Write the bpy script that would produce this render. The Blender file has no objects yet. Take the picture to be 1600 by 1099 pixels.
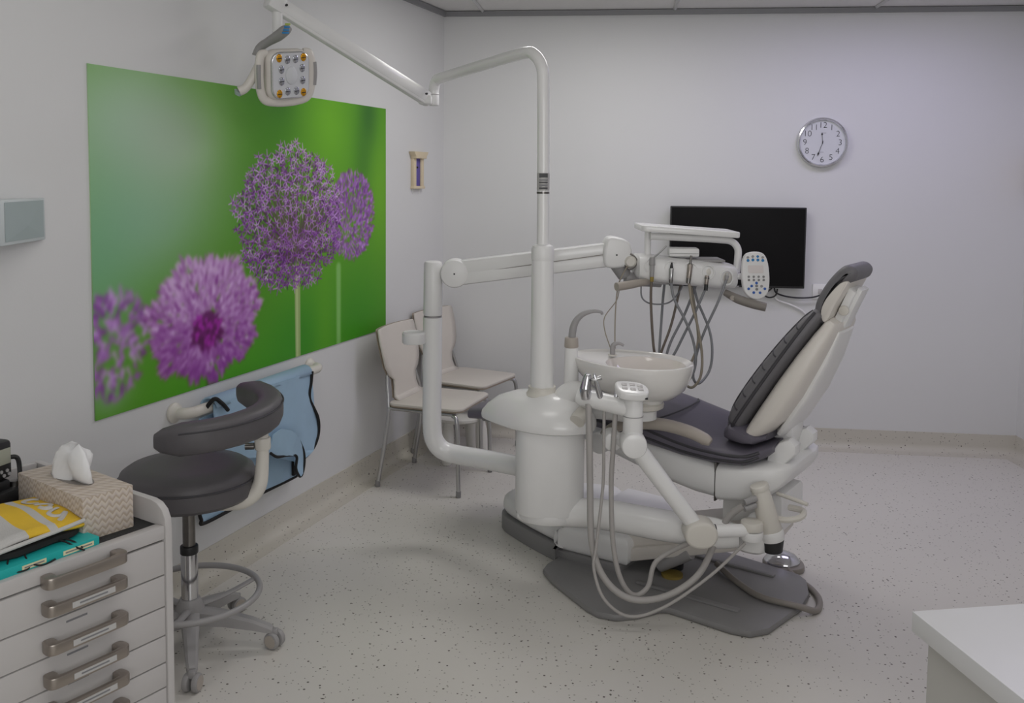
import bpy, bmesh, math, random
import numpy as np
from mathutils import Matrix, Vector, Euler

random.seed(7); np.random.seed(7)
sc = bpy.context.scene
COL = sc.collection
PI = math.pi

# ------------------------------------------------------------------ camera
PITCH, ROLL = 0.073, 0.010
cam_d = bpy.data.cameras.new('camera'); cam = bpy.data.objects.new('camera', cam_d); COL.objects.link(cam)
_fw = Vector((0, math.cos(PITCH), -math.sin(PITCH)))
_up0 = Vector((0, math.sin(PITCH), math.cos(PITCH))); _rt0 = Vector((1, 0, 0))
_rt = _rt0*math.cos(ROLL) + _up0*math.sin(ROLL); _up = _up0*math.cos(ROLL) - _rt0*math.sin(ROLL)
_m = Matrix((_rt, _up, -_fw)).transposed().to_4x4(); _m.translation = (0, 0, 1.68)
cam.matrix_world = _m
cam_d.sensor_width = 36; cam_d.lens = 32.85; cam_d.shift_y = -167/1600
cam_d.clip_start = .05; cam_d.clip_end = 50
sc.camera = cam

# ------------------------------------------------------------------ light and exposure
world = bpy.data.worlds.new('world'); sc.world = world; world.use_nodes = True
world.node_tree.nodes['Background'].inputs[0].default_value = (.5, .52, .55, 1)
world.node_tree.nodes['Background'].inputs[1].default_value = .1
sc.view_settings.view_transform = 'Standard'; sc.view_settings.look = 'None'
sc.view_settings.exposure = -1.05; sc.view_settings.gamma = 1; sc.view_settings.use_curve_mapping = False
PANELS = [((-.45, 2.5), 7, (1.0, .985, .965)), ((1.65, 2.3), 9, (1.0, .985, .97)),
          ((2.05, 4.75), 16, (.66, .60, 1.0)), ((.45, 4.75), 24, (1.0, .985, .97)), ((.3, .3), 8, (1.0, .985, .97))]
CEIL = 2.725
for (px, py), pw, pc in PANELS:
    ld = bpy.data.lights.new('ceiling_panel_light', 'AREA'); ld.shape = 'RECTANGLE'; ld.size = 1.1; ld.size_y = .5
    ld.energy = pw; ld.color = pc
    lo = bpy.data.objects.new('ceiling_panel_light', ld); COL.objects.link(lo); lo.location = (px, py, CEIL-.03)

# frontal fill light from an unseen window added behind the camera
ld = bpy.data.lights.new('added_window_fill', 'AREA'); ld.shape = 'RECTANGLE'; ld.size = 2.5; ld.size_y = 1.4; ld.energy = 54; ld.color = (.97, .985, 1.0)
lo = bpy.data.objects.new('added_window_fill', ld); COL.objects.link(lo); lo.location = (.55, -1.24, 1.75); lo.rotation_euler = (math.radians(90), 0, 0)

# ------------------------------------------------------------------ helpers
def lin(c):
    c = c/255.0
    return c/12.92 if c <= .04045 else ((c+.055)/1.055)**2.4
def C(r, g, b, k=2.1):
    return tuple(min(.88, lin(v)*k) for v in (r, g, b))

MATS = {}
def mat(name, col, rough=.5, metal=0.0, var=.06, scale=9.0, bump=0.0, bscale=60.0, spec=.5, coat=0.0):
    m = bpy.data.materials.new(name); m.use_nodes = True; MATS[name] = m
    nt = m.node_tree; b = nt.nodes['Principled BSDF']
    b.inputs['Roughness'].default_value = rough; b.inputs['Metallic'].default_value = metal
    b.inputs['Specular IOR Level'].default_value = spec
    b.inputs['Coat Weight'].default_value = coat
    tc = nt.nodes.new('ShaderNodeTexCoord'); n = nt.nodes.new('ShaderNodeTexNoise')
    n.inputs['Scale'].default_value = scale; n.inputs['Detail'].default_value = 4
    nt.links.new(tc.outputs['Object'], n.inputs['Vector'])
    mx = nt.nodes.new('ShaderNodeMix'); mx.data_type = 'RGBA'
    mx.inputs[6].default_value = (*[c*(1-var) for c in col], 1); mx.inputs[7].default_value = (*[min(1, c*(1+var)) for c in col], 1)
    nt.links.new(n.outputs['Fac'], mx.inputs[0]); nt.links.new(mx.outputs[2], b.inputs['Base Color'])
    if bump:
        n2 = nt.nodes.new('ShaderNodeTexNoise'); n2.inputs['Scale'].default_value = bscale; n2.inputs['Detail'].default_value = 3
        nt.links.new(tc.outputs['Object'], n2.inputs['Vector'])
        bp = nt.nodes.new('ShaderNodeBump'); bp.inputs['Strength'].default_value = bump; bp.inputs['Distance'].default_value = .004
        nt.links.new(n2.outputs['Fac'], bp.inputs['Height']); nt.links.new(bp.outputs[0], b.inputs['Normal'])
    return m

WALL = mat('wall_paint', (.72, .72, .72), .55, var=.012, scale=1.5, bump=.06, bscale=160)
CEILM = mat('ceiling_tile', (.74, .73, .72), .9, var=.03, scale=60, bump=.2, bscale=200)
TRIMM = mat('grey_trim', (.26, .26, .27), .4, var=.03)
GRID = mat('ceiling_grid', (.6, .6, .6), .5)
WHITE = mat('white_enamel', (.84, .835, .825), .22, var=.015, coat=.2)
WHITE2 = mat('white_plastic', (.83, .825, .815), .35, var=.02)
CREAM = mat('cream_plastic', (.70, .67, .61), .4, var=.02)
IVORY = mat('ivory_shell', (.72, .68, .63), .38, var=.02)
PORC = mat('porcelain', (.82, .80, .77), .08, var=.01, coat=.6)
BASIN = mat('basin_inside', (.76, .71, .67), .1, var=.02, coat=.5)
VINYL = mat('slate_upholstery', (.125, .115, .145), .42, var=.08, scale=14, bump=.05, bscale=240)
VINYL2 = mat('quilted_upholstery', (.15, .145, .155), .5, var=.08, scale=14, bump=.1, bscale=240)
VINYLG = mat('grey_upholstery', (.10, .094, .10), .45, var=.05, scale=14, bump=.06, bscale=260)
PIPE = mat('dark_piping', (.045, .043, .05), .5)
GREYP = mat('grey_plastic', (.24, .235, .235), .42, var=.04)
GREYP2 = mat('mid_grey_plastic', (.34, .33, .33), .4, var=.04)
TAUPE = mat('taupe_plastic', (.43, .385, .34), .45, var=.03)
DTAUPE = mat('dark_taupe_plastic', (.27, .245, .22), .45, var=.03)
HOSEG = mat('grey_hose', (.25, .255, .27), .45, var=.04)
HOSEB = mat('brown_hose', (.17, .14, .115), .45, var=.05)
HOSET = mat('tan_hose', (.33, .29, .23), .45, var=.05)
HOSES = mat('suction_hose', (.40, .38, .365), .5, var=.05)
CHROME = mat('chrome', (.62, .62, .64), .12, 1.0, var=.03)
STEEL = mat('satin_steel', (.50, .50, .50), .28, 1.0, var=.04)
DSTEEL = mat('dark_steel', (.20, .19, .18), .3, 1.0, var=.2, scale=40)
NICKEL = mat('satin_nickel', (.36, .32, .285), .33, .85, var=.05)
BLACK = mat('black_plastic', (.016, .016, .017), .4, var=.2)
BLACKM = mat('black_mat', (.022, .022, .023), .8, var=.3, scale=90, bump=.4, bscale=300)
SCREEN = mat('black_screen', (.005, .0045, .005), .35, var=.1, scale=3, spec=.12)
CABW = mat('shaded_cabinet_white', (.53, .51, .50), .35, var=.012)  # white laminate made greyer: the trolley's shade is put into the colour
COUNT = mat('counter_white', (.74, .74, .745), .3, var=.015)
LAM = mat('counter_edge', (.50, .49, .46), .4, var=.02)
BEIGE = mat('beige_seat', (.66, .615, .56), .45, var=.03)
PLY = mat('ply_edge', (.33, .27, .21), .5, var=.1)
TEAL = mat('teal_card', (.012, .42, .40), .5, var=.04)
PAPERY = mat('cream_label', (.75, .70, .45), .6)
YELLOW = mat('yellow_cloth', (.80, .52, .035), .85, var=.06, scale=40, bump=.3, bscale=400)
CLOTHW = mat('white_cloth', (.56, .55, .53), .9, var=.05, scale=40, bump=.3, bscale=400)
BLACKC = mat('black_cloth', (.012, .011, .011), .8, var=.2)
TISSUE = mat('tissue_paper', (.84, .84, .84), .9, var=.02)
APRON = mat('blue_apron', (.36, .52, .68), .5, var=.10, scale=7, bump=.5, bscale=18)
PURPLE = mat('purple_paint', (.105, .075, .36), .45, var=.08)
ORNB = mat('cream_paint', (.72, .61, .43), .5, var=.06)
SILVER = mat('silver_rim', (.68, .68, .70), .2, .9, var=.02)
DIAL = mat('clock_dial', (.66, .67, .70), .35, var=.01)
INK = mat('ink', (.03, .03, .035), .5)
INKG = mat('grey_ink', (.22, .22, .23), .6)
BLUEB = mat('blue_button', (.03, .22, .50), .4)
BLUED = mat('dark_blue_button', (.04, .13, .46), .4)
GREENB = mat('green_button', (.40, .50, .10), .4)
AMBER = mat('amber_reflector', (.72, .36, .03), .15, .9)
LEDG = mat('reflector', (.48, .49, .53), .12, 1.0, var=.25, scale=60)
LCDP = mat('pale_display', (.78, .72, .70), .25)
LCDG = mat('grey_display', (.36, .37, .30), .25)
PAPER = mat('paper_label', (.50, .49, .48), .6)
AQUA = mat('pale_aqua_plastic', (.60, .65, .66), .35, var=.02)
AQUAF = mat('translucent_aqua', (.40, .47, .48), .3, var=.03)
STOOLW = mat('kids_stool_plastic', (.78, .77, .72), .45)
OCHRE = mat('ochre_rubber', (.30, .22, .05), .6)

class MB:
    def __init__(s): s.bm = bmesh.new()
    def _merge(s, t, M=None):
        if M is not None: bmesh.ops.transform(t, matrix=M, verts=t.verts)
        me = bpy.data.meshes.new('tmp'); t.to_mesh(me); t.free(); s.bm.from_mesh(me); bpy.data.meshes.remove(me)
        return s
    def box(s, lo, hi, bev=0, seg=2, M=None):
        t = bmesh.new(); bmesh.ops.create_cube(t, size=1)
        lo, hi = Vector(lo), Vector(hi); d = hi-lo; c = (hi+lo)/2
        for v in t.verts: v.co = Vector((v.co.x*d.x, v.co.y*d.y, v.co.z*d.z)) + c
        if bev: bmesh.ops.bevel(t, geom=t.edges[:], offset=min(bev, min(d)*.49), segments=seg, profile=.5, affect='EDGES')
        return s._merge(t, M)
    def prism(s, pts, z0, z1, bev=0, seg=2, M=None, inset=0.0):
        t = bmesh.new(); n = len(pts)
        a = [t.verts.new((x, y, z0)) for x, y in pts]; b = [t.verts.new((x, y, z1)) for x, y in pts]
        t.faces.new(a[::-1]); t.faces.new(b)
        for i in range(n): t.faces.new((a[i], a[(i+1) % n], b[(i+1) % n], b[i]))
        bmesh.ops.recalc_face_normals(t, faces=t.faces[:])
        if bev:
            rim = [e for e in t.edges if abs(e.verts[0].co.z-e.verts[1].co.z) < 1e-6]
            bmesh.ops.bevel(t, geom=rim, offset=bev, segments=seg, profile=.5, affect='EDGES')
        return s._merge(t, M)
    def loft(s, rings, cap=True, M=None, closed=False):
        t = bmesh.new(); R = [[t.verts.new(p) for p in r] for r in rings]; n = len(R[0])
        m = len(R)
        for i in range(m if closed else m-1):
            for j in range(n):
                t.faces.new((R[i][j], R[i][(j+1) % n], R[(i+1) % m][(j+1) % n], R[(i+1) % m][j]))
        if cap and not closed:
            t.faces.new(R[0][::-1]); t.faces.new(R[-1])
        bmesh.ops.recalc_face_normals(t, faces=t.faces[:])
        return s._merge(t, M)
    def lathe(s, prof, n=32, M=None):
        rings = [[(r*math.cos(2*PI*k/n), r*math.sin(2*PI*k/n), z) for k in range(n)] for r, z in prof]
        return s.loft(rings, True, M)
    def cyl(s, p0, p1, r0, r1=None, n=24, bev=0, M=None):
        p0, p1 = Vector(p0), Vector(p1); r1 = r0 if r1 is None else r1; L = (p1-p0).length
        q = (p1-p0).to_track_quat('Z', 'Y').to_matrix().to_4x4(); T = Matrix.Translation(p0) @ q
        if M is not None: T = M @ T
        if bev:
            b = min(bev, r0*.9, r1*.9, L*.45); h = b*.3
            prof = [(r0-b, 0), (r0-h, h), (r0, b), (r1, L-b), (r1-h, L-h), (r1-b, L)]
        else: prof = [(r0, 0), (r1, L)]
        return s.lathe(prof, n, T)
    def tube(s, pts, r, n=12, sub=6, M=None, closed=False, flat=1.0, smooth=True):
        P = [Vector(p) for p in pts]; k = len(P)
        rr = r if isinstance(r, (list, tuple)) else [r]*k
        out, rad = [], []
        if smooth and k > 2:
            for i in range(k if closed else k-1):
                g = (lambda j: P[j % k]) if closed else (lambda j: P[max(0, min(k-1, j))])
                a, b, c, d = g(i-1), g(i), g(i+1), g(i+2)
                for q in range(sub):
                    u = q/sub
                    out.append(.5*((2*b)+(c-a)*u+(2*a-5*b+4*c-d)*u*u+(3*b-a-3*c+d)*u**3)); rad.append(rr[i]*(1-u)+rr[(i+1) % k]*u)
            if not closed: out.append(P[-1]); rad.append(rr[-1])
        else: out, rad = P, list(rr)
        rings = []; m = len(out); N = None
        for i, p in enumerate(out):
            t = (out[(i+1) % m]-out[i-1]) if closed else (out[min(i+1, m-1)]-out[max(i-1, 0)])
            t.normalize()
            if N is None:
                N = t.cross(Vector((0, 0, 1)) if abs(t.z) < .9 else Vector((0, 1, 0))).normalized()
            N = (N - t*N.dot(t)).normalized(); B = t.cross(N)
            rings.append([p + N*(rad[i]*math.cos(2*PI*j/n)) + B*(rad[i]*flat*math.sin(2*PI*j/n)) for j in range(n)])
        return s.loft(rings, True, M, closed)
    def ell(s, c, r, M=None, n=24, m=12):
        prof = [(max(1e-4, math.sin(PI*i/m)), -math.cos(PI*i/m)) for i in range(m+1)]
        T = Matrix.Translation(c) @ Matrix.Diagonal((*r, 1))
        return s.lathe(prof, n, T if M is None else M @ T)
    def faces(s, verts, faces, M=None):
        t = bmesh.new(); V = [t.verts.new(v) for v in verts]
        for f in faces: t.faces.new([V[i] for i in f])
        return s._merge(t, M)
    def build(s, name, m, parent=None, frame=None, angle=38, smooth=True):
        me = bpy.data.meshes.new(name); s.bm.to_mesh(me); s.bm.free()
        return link(name, me, m, parent, frame, angle, smooth)

GM = {}
def link(name, me, m, parent=None, frame=None, angle=38, smooth=True):
    for x in (m if isinstance(m, (list, tuple)) else [m]): me.materials.append(x)
    if smooth:
        me.shade_smooth(); me.set_sharp_from_angle(angle=math.radians(angle))
    o = bpy.data.objects.new(name, me); COL.objects.link(o)
    if frame is None: frame = GM[parent.name] if parent is not None else Matrix.Identity(4)
    if parent is not None:
        o.parent = parent; o.matrix_parent_inverse = GM[parent.name].inverted()
    o.matrix_basis = frame; GM[o.name] = frame.copy()
    return o
def tag(o, label, cat, group=None, kind=None):
    o['label'] = label; o['category'] = cat
    if group: o['group'] = group
    if kind: o['kind'] = kind
    return o
def thing(name, label, cat, loc=(0, 0, 0), rz=0.0, group=None):
    o = bpy.data.objects.new(name, None); COL.objects.link(o); o.empty_display_size = .1
    M = Matrix.Translation(loc) @ Matrix.Rotation(rz, 4, 'Z'); o.matrix_basis = M; GM[o.name] = M
    return tag(o, label, cat, group)
def struct(o): o['kind'] = 'structure'; return o
W0 = Matrix.Identity(4)
def rotm(x=0, y=0, z=0): return Euler((math.radians(x), math.radians(y), math.radians(z))).to_matrix().to_4x4()
def rrect(w, h, r, n=6, cx=0, cy=0):
    out = []
    for sx, sy, a0 in ((1, 1, 0), (-1, 1, 90), (-1, -1, 180), (1, -1, 270)):
        for k in range(n+1):
            a = math.radians(a0+90*k/n); out.append((cx+sx*(w/2-r)+r*math.cos(a), cy+sy*(h/2-r)+r*math.sin(a)))
    return out
def sellipse(a, b, e=2.6, n=36):
    o = []
    for k in range(n):
        t = 2*PI*k/n; c, s_ = math.cos(t), math.sin(t)
        o.append((a*math.copysign(abs(c)**(2/e), c), b*math.copysign(abs(s_)**(2/e), s_)))
    return o
def smooth_outline(pts, sub=5):
    P = [Vector((x, y, 0)) for x, y in pts]; k = len(P); out = []
    for i in range(k):
        a, b, c, d = P[i-1], P[i], P[(i+1) % k], P[(i+2) % k]
        for q in range(sub):
            u = q/sub; v = .5*((2*b)+(c-a)*u+(2*a-5*b+4*c-d)*u*u+(3*b-a-3*c+d)*u**3); out.append((v.x, v.y))
    return out
def text_mesh(txt, size, extrude=.0004, offset=0.0):
    cu = bpy.data.curves.new('t', 'FONT'); cu.body = txt; cu.size = size; cu.extrude = extrude; cu.offset = offset
    cu.align_x = 'CENTER'; cu.align_y = 'CENTER'
    o = bpy.data.objects.new('t', cu); COL.objects.link(o)
    dg = bpy.context.evaluated_depsgraph_get(); me = bpy.data.meshes.new_from_object(o.evaluated_get(dg))
    bpy.data.objects.remove(o); bpy.data.curves.remove(cu)
    return me

# ------------------------------------------------------------------ the room
AL, AF = math.radians(19.8), math.radians(6.5)
COR = Vector((-.447, 6.05, 0))
dL = Vector((math.sin(AL), math.cos(AL), 0)); nL = Vector((math.cos(AL), -math.sin(AL), 0))
dF = Vector((math.cos(AF), -math.sin(AF), 0)); nF = Vector((-math.sin(AF), -math.cos(AF), 0))
RL = math.atan2(dL.y, dL.x); RF = -AF                     # wall frames: x along the wall, -y into the room
def leftwall(s, z=0, off=0): return COR - dL*s + nL*off + Vector((0, 0, z))
def farwall(s, z=0, off=0): return COR + dF*s + nF*off + Vector((0, 0, z))
FARLEN = 3.58
CR = farwall(FARLEN); BACKY = -1.3
LB = leftwall((COR.y-BACKY)/dL.y); RB = Vector((CR.x+.05, BACKY, 0))

def slab(name, a, b, out, t=.1, h=CEIL):
    mb = MB(); pts = [a, b, b+out*t, a+out*t]
    mb.prism([(p.x, p.y) for p in pts], 0, h)
    return struct(mb.build(name, WALL, smooth=False))
slab('wall_left', LB, COR, -nL)
slab('wall_far', COR, CR, -nF)
slab('wall_right', CR, RB, Vector((1, 0, 0)))
slab('wall_back', RB, LB, Vector((0, -1, 0)))

# speckled sheet vinyl
def vinyl_floor(name, base, spec_gain=1.0):
    m = bpy.data.materials.new(name); m.use_nodes = True; nt = m.node_tree; b = nt.nodes['Principled BSDF']
    tc = nt.nodes.new('ShaderNodeTexCoord'); prev = None
    nz = nt.nodes.new('ShaderNodeTexNoise'); nz.inputs['Scale'].default_value = 2.0; nz.inputs['Detail'].default_value = 5
    nt.links.new(tc.outputs['Object'], nz.inputs['Vector'])
    mx = nt.nodes.new('ShaderNodeMix'); mx.data_type = 'RGBA'
    mx.inputs[6].default_value = (*[c*.97 for c in base], 1); mx.inputs[7].default_value = (*[c*1.03 for c in base], 1)
    nt.links.new(nz.outputs['Fac'], mx.inputs[0]); prev = mx.outputs[2]
    for sc_, thr, dens, col in ((42, .17, .26, (.09, .075, .06)), (75, .17, .22, (.16, .145, .125)), (60, .2, .20, (.36, .34, .29))):
        v = nt.nodes.new('ShaderNodeTexVoronoi'); v.inputs['Scale'].default_value = sc_; v.inputs['Randomness'].default_value = 1
        nt.links.new(tc.outputs['Object'], v.inputs['Vector'])
        l1 = nt.nodes.new('ShaderNodeMath'); l1.operation = 'LESS_THAN'; l1.inputs[1].default_value = thr
        nt.links.new(v.outputs['Distance'], l1.inputs[0])
        sp = nt.nodes.new('ShaderNodeSeparateColor'); nt.links.new(v.outputs['Color'], sp.inputs[0])
        l2 = nt.nodes.new('ShaderNodeMath'); l2.operation = 'LESS_THAN'; l2.inputs[1].default_value = dens
        nt.links.new(sp.outputs[0], l2.inputs[0])
        mu = nt.nodes.new('ShaderNodeMath'); mu.operation = 'MULTIPLY'
        nt.links.new(l1.outputs[0], mu.inputs[0]); nt.links.new(l2.outputs[0], mu.inputs[1])
        m2 = nt.nodes.new('ShaderNodeMix'); m2.data_type = 'RGBA'
        nt.links.new(mu.outputs[0], m2.inputs[0]); nt.links.new(prev, m2.inputs[6]); m2.inputs[7].default_value = (*col, 1)
        prev = m2.outputs[2]
    nt.links.new(prev, b.inputs['Base Color'])
    b.inputs['Roughness'].default_value = .36; b.inputs['Specular IOR Level'].default_value = .45
    return m
FLOORM = vinyl_floor('speckled_vinyl', (.68, .655, .61))
COVEM = vinyl_floor('cove_vinyl', (.60, .57, .505))
def poly_obj(name, pts, z0, z1, m):
    mb = MB(); mb.prism(pts, z0, z1); return struct(mb.build(name, m, smooth=False))
room = [(LB.x-.1, LB.y-.1), (RB.x+.1, RB.y-.1), (CR.x+.1, CR.y+.1), (COR.x-.1, COR.y+.1)]
poly_obj('floor', room, -.06, 0, FLOORM)
ceiling = poly_obj('ceiling', room, CEIL, CEIL+.06, CEILM)
# ceiling grid with dropped tiles near the far wall
for i in range(4):
    a = farwall(.25+i*1.2, CEIL-.004, .03); b_ = farwall(.25+i*1.2, CEIL-.004, 2.4)
    mb = MB(); mb.cyl(a, b_, .012, n=4); struct(mb.build('grid_bar', GRID, ceiling, W0))
for j in (1, 2, 3):
    mb = MB(); mb.cyl(farwall(.05, CEIL-.004, j*.6), farwall(FARLEN-.05, CEIL-.004, j*.6), .012, n=4); mb.build('grid_bar', GRID, ceiling, W0)

def sweep(name, a, b, inward, prof, m, kind=True):
    # profile of (offset from the wall, height) swept from a to b
    mb = MB(); rings = [[p + inward*o + Vector((0, 0, z)) for o, z in prof] for p in (a, b)]
    mb.loft(rings); return struct(mb.build(name, m, angle=25))
r_ = .045
cove = [(-.02, -.01), (.10, -.004), (.10, .0015), (r_+.008, .002)] + [(.007+r_-r_*math.sin(a), .002+r_-r_*math.cos(a)) for a in [PI/2*k/6 for k in range(1, 7)]] + [(.006, .122), (-.02, .122)]
sweep('baseboard_left', leftwall(7.4), leftwall(.0), nL, cove, COVEM)
sweep('baseboard_far', farwall(.0), farwall(FARLEN), nF, cove, COVEM)
sweep('baseboard_right', CR, RB, Vector((-1, 0, 0)), cove, COVEM)
trim = [(-.02, CEIL-.034), (.02, CEIL-.034), (.022, CEIL-.004), (-.02, CEIL-.004)]
sweep('trim_1', farwall(.0), farwall(FARLEN), nF, trim, TRIMM)
sweep('trim_2', leftwall(7.4), leftwall(.0), nL, trim, TRIMM)
sweep('trim_3', CR, RB, Vector((-1, 0, 0)), trim, TRIMM)

# the ceiling luminaires that hold the area lights
EMIT = bpy.data.materials.new('lit_diffuser'); EMIT.use_nodes = True
_b = EMIT.node_tree.nodes['Principled BSDF']; _b.inputs['Emission Color'].default_value = (1, .97, .93, 1); _b.inputs['Emission Strength'].default_value = 1.6
for i, ((px, py), pw, pc) in enumerate(PANELS):
    t = thing('ceiling_light', 'flat white ceiling light panel ' + ('between mural and stool', 'above the counter and chair head', 'nearest the clock, with a cool tint', 'in front of the television', 'beside the added back window')[i], 'ceiling light', (px, py, CEIL), 0, 'ceiling light panels')
    mb = MB(); mb.box((-.6, -.3, -.012), (.6, .3, -.002)); mb.build('frame', WHITE2, t)
    mb = MB(); mb.box((-.56, -.26, -.016), (.56, .26, -.011)); mb.build('diffuser', EMIT, t)

w1 = struct(MB().box((-.75, BACKY+.002, 1.0), (1.85, BACKY+.012, 2.5)).build('added_window_1', EMIT))  # unseen window, added to go with the frontal fill light
for lo_, hi_ in (((-.8, BACKY, .95), (1.9, BACKY+.05, 1.0)), ((-.8, BACKY, 2.5), (1.9, BACKY+.05, 2.55)), ((-.8, BACKY, 1.0), (-.75, BACKY+.05, 2.5)), ((1.85, BACKY, 1.0), (1.9, BACKY+.05, 2.5)), ((.53, BACKY, 1.0), (.57, BACKY+.04, 2.5))):
    MB().box(lo_, hi_).build('added_window_frame', WHITE2, w1)
# ------------------------------------------------------------------ the flower mural (a flat print on the left wall)
def paint_mural(W, H):
    rng = np.random.default_rng(3)
    yy, xx = np.mgrid[0:H, 0:W].astype(np.float64); u = xx/(W-1); v = yy/(H-1)
    img = np.zeros((H, W, 3)); img[:] = (66, 120, 22)
    def blob(col, cu, cv, ru, rv, k):
        a = k*np.exp(-((u-cu)/ru)**2-((v-cv)/rv)**2); img[:] = img*(1-a[..., None]) + np.array(col)*a[..., None]
    for a in (((84, 140, 26), .62, .62, .30, .45, .55), ((52, 112, 8), .44, .95, .13, .30, .8), ((52, 108, 14), .42, .55, .12, .3, .55),
              ((132, 156, 134), .08, .84, .24, .30, .95), ((118, 150, 128), .12, .55, .20, .22, .85), ((150, 160, 150), .20, .80, .13, .16, .55),
              ((96, 140, 112), .0, .42, .12, .25, .7), ((38, 92, 24), .53, 1.0, .06, .16, .45), ((32, 78, 26), .91, .96, .05, .16, .8),
              ((44, 92, 24), .88, .76, .05, .16, .6), ((92, 150, 24), .72, .93, .09, .22, .8), ((92, 142, 24), .97, .62, .06, .3, .6),
              ((52, 124, 12), .35, -.02, .22, .2, .7), ((36, 108, 20), .60, .05, .14, .2, .7), ((40, 110, 14), .85, .05, .16, .25, .7),
              ((82, 138, 22), .70, .1, .05, .3, .5), ((60, 100, 26), .30, .28, .16, .2, .4), ((110, 140, 110), .03, .06, .05, .06, .7)):
        blob(*a)
    def gauss(a, s):
        P = int(4*s)+2; b = np.pad(a, ((P, P), (P, P), (0, 0)), mode='edge')
        fy = np.fft.fftfreq(b.shape[0])[:, None]; fx = np.fft.rfftfreq(b.shape[1])[None]
        g = np.exp(-2*(PI*s)**2*(fx**2+fy**2))
        o = np.stack([np.fft.irfft2(np.fft.rfft2(b[..., c])*g, s=b.shape[:2]) for c in range(b.shape[2])], -1)
        return o[P:-P, P:-P]
    def stroke(L, x0, y0, x1, y1, w, col, al=1.0):
        a0 = max(0, int(min(x0, x1)-w-1)); a1 = min(W, int(max(x0, x1)+w+2)); b0 = max(0, int(min(y0, y1)-w-1)); b1 = min(H, int(max(y0, y1)+w+2))
        if a1 <= a0 or b1 <= b0: return
        X = xx[b0:b1, a0:a1]; Y = yy[b0:b1, a0:a1]; dx, dy = x1-x0, y1-y0
        t = np.clip(((X-x0)*dx+(Y-y0)*dy)/(dx*dx+dy*dy+1e-9), 0, 1)
        d = np.hypot(X-x0-t*dx, Y-y0-t*dy); a = np.clip(w*(1-.45*t)+.5-d, 0, 1)*al
        s_ = L[b0:b1, a0:a1]; a = a[..., None]; s_[..., :3] = s_[..., :3]*(1-a) + np.array(col)*a; s_[..., 3:] = s_[..., 3:]*(1-a)+a
    def layer(): return np.zeros((H, W, 4))
    def comp(L):
        img[:] = img*(1-L[..., 3:]) + L[..., :3]
    def mixc(a, b, t): return tuple(p*(1-t)+q*t for p, q in zip(a, b))
    # stems
    L = layer()
    stroke(L, .760*W, .32*H, .756*W, -400, 7.5, (112, 156, 92), .8); L[:] = gauss(L, 2.2); comp(L)
    # flower at the far left, strongly blurred
    L = layer()
    for k in range(230):
        a = rng.uniform(0, 2*PI); r = math.sqrt(rng.uniform(0, 1)); x = (.045+.075*r*math.cos(a))*W; y = (.205+.155*r*math.sin(a))*H
        if rng.uniform() < .25: continue
        th = a+rng.normal(0, .7); l = rng.uniform(5, 13)
        stroke(L, x, y, x+l*math.cos(th), y+l*math.sin(th), rng.uniform(2, 4), mixc((98, 40, 118), (168, 132, 184), rng.uniform()), .9)
    comp(gauss(L, 2.6))
    # blurred flower in front, lower left
    L = layer(); cx, cy = .279*W, .185*H
    stroke(L, cx, cy, cx, -8, 5, (52, 76, 24), .9)
    stroke(L, cx, cy, cx+1, cy+1, 46, (84, 22, 84), .95); stroke(L, cx, cy, cx+1, cy+1, 24, (58, 14, 50), .9)
    for k in range(2600):
        a = rng.uniform(0, 2*PI); r = math.sqrt(rng.uniform(.02, 1)); rim = 1+.06*math.sin(7*a)+.05*math.sin(13*a+1)
        x = (.283+.155*r*rim*math.cos(a))*W; y = (.225+.195*r*rim*math.sin(a))*H
        q = math.hypot((x-cx)/(.155*W), (y-cy)/(.195*H))
        if q < .27: col = mixc((52, 14, 44), (110, 24, 112), rng.uniform())
        else:
            up = np.clip((y-cy)/(.2*H)*.5+.45, 0, 1); col = mixc((104, 40, 116), (178, 150, 186), np.clip(rng.normal(.05+.75*up, .26), 0, 1))
        th = math.atan2(y-cy, x-cx)+rng.normal(0, .25); l = rng.uniform(5, 12)
        stroke(L, x, y, x+l*math.cos(th), y+l*math.sin(th), rng.uniform(1.6, 3.2), col, .85)
    for k in range(26):
        a = rng.uniform(0, 2*PI); r = rng.uniform(.08, .3); x = cx+r*.15*W*math.cos(a); y = cy+r*.2*H*math.sin(a)
        stroke(L, x, y, x+1, y+1, 4, (138, 32, 142), .8)
    comp(gauss(L, 2.0))
    # flower behind at the right
    L = layer(); cx, cy = .80*W, .45*H
    for k in range(1300):
        a = rng.uniform(0, 2*PI); r = math.sqrt(rng.uniform(0, 1)); x = (.828+.105*r*math.cos(a))*W; y = (.53+.185*r*math.sin(a))*H
        th = math.atan2(y-cy, x-cx)+rng.normal(0, .6); l = rng.uniform(4, 9)
        stroke(L, x, y, x+l*math.cos(th), y+l*math.sin(th), rng.uniform(1, 2.1), mixc((92, 40, 118), (166, 124, 190), np.clip(rng.normal(.4, .3), 0, 1)), .85)
    comp(gauss(L, 1.1))
    # sharp flower
    L = layer(); cx, cy = .583*W, .40*H
    stroke(L, .585*W, .34*H, .590*W, -500, 8.0, (122, 140, 88), 1); stroke(L, .583*W, .34*H, .587*W, -500, 3.0, (150, 164, 116), .7)
    pts = []
    for k in range(1500):
        a = rng.uniform(0, 2*PI); r = rng.uniform(0, 1)**.42; rim = 1+.035*math.sin(9*a)+.03*math.sin(17*a+2)
        x = (.572+.205*r*rim*math.cos(a))*W; y = (.535+.272*r*rim*math.sin(a))*H; pts.append((x, y, r))
    acc = []
    for p in pts:
        if all((p[0]-q[0])**2+(p[1]-q[1])**2 > 96 for q in acc): acc.append(p)
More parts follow.
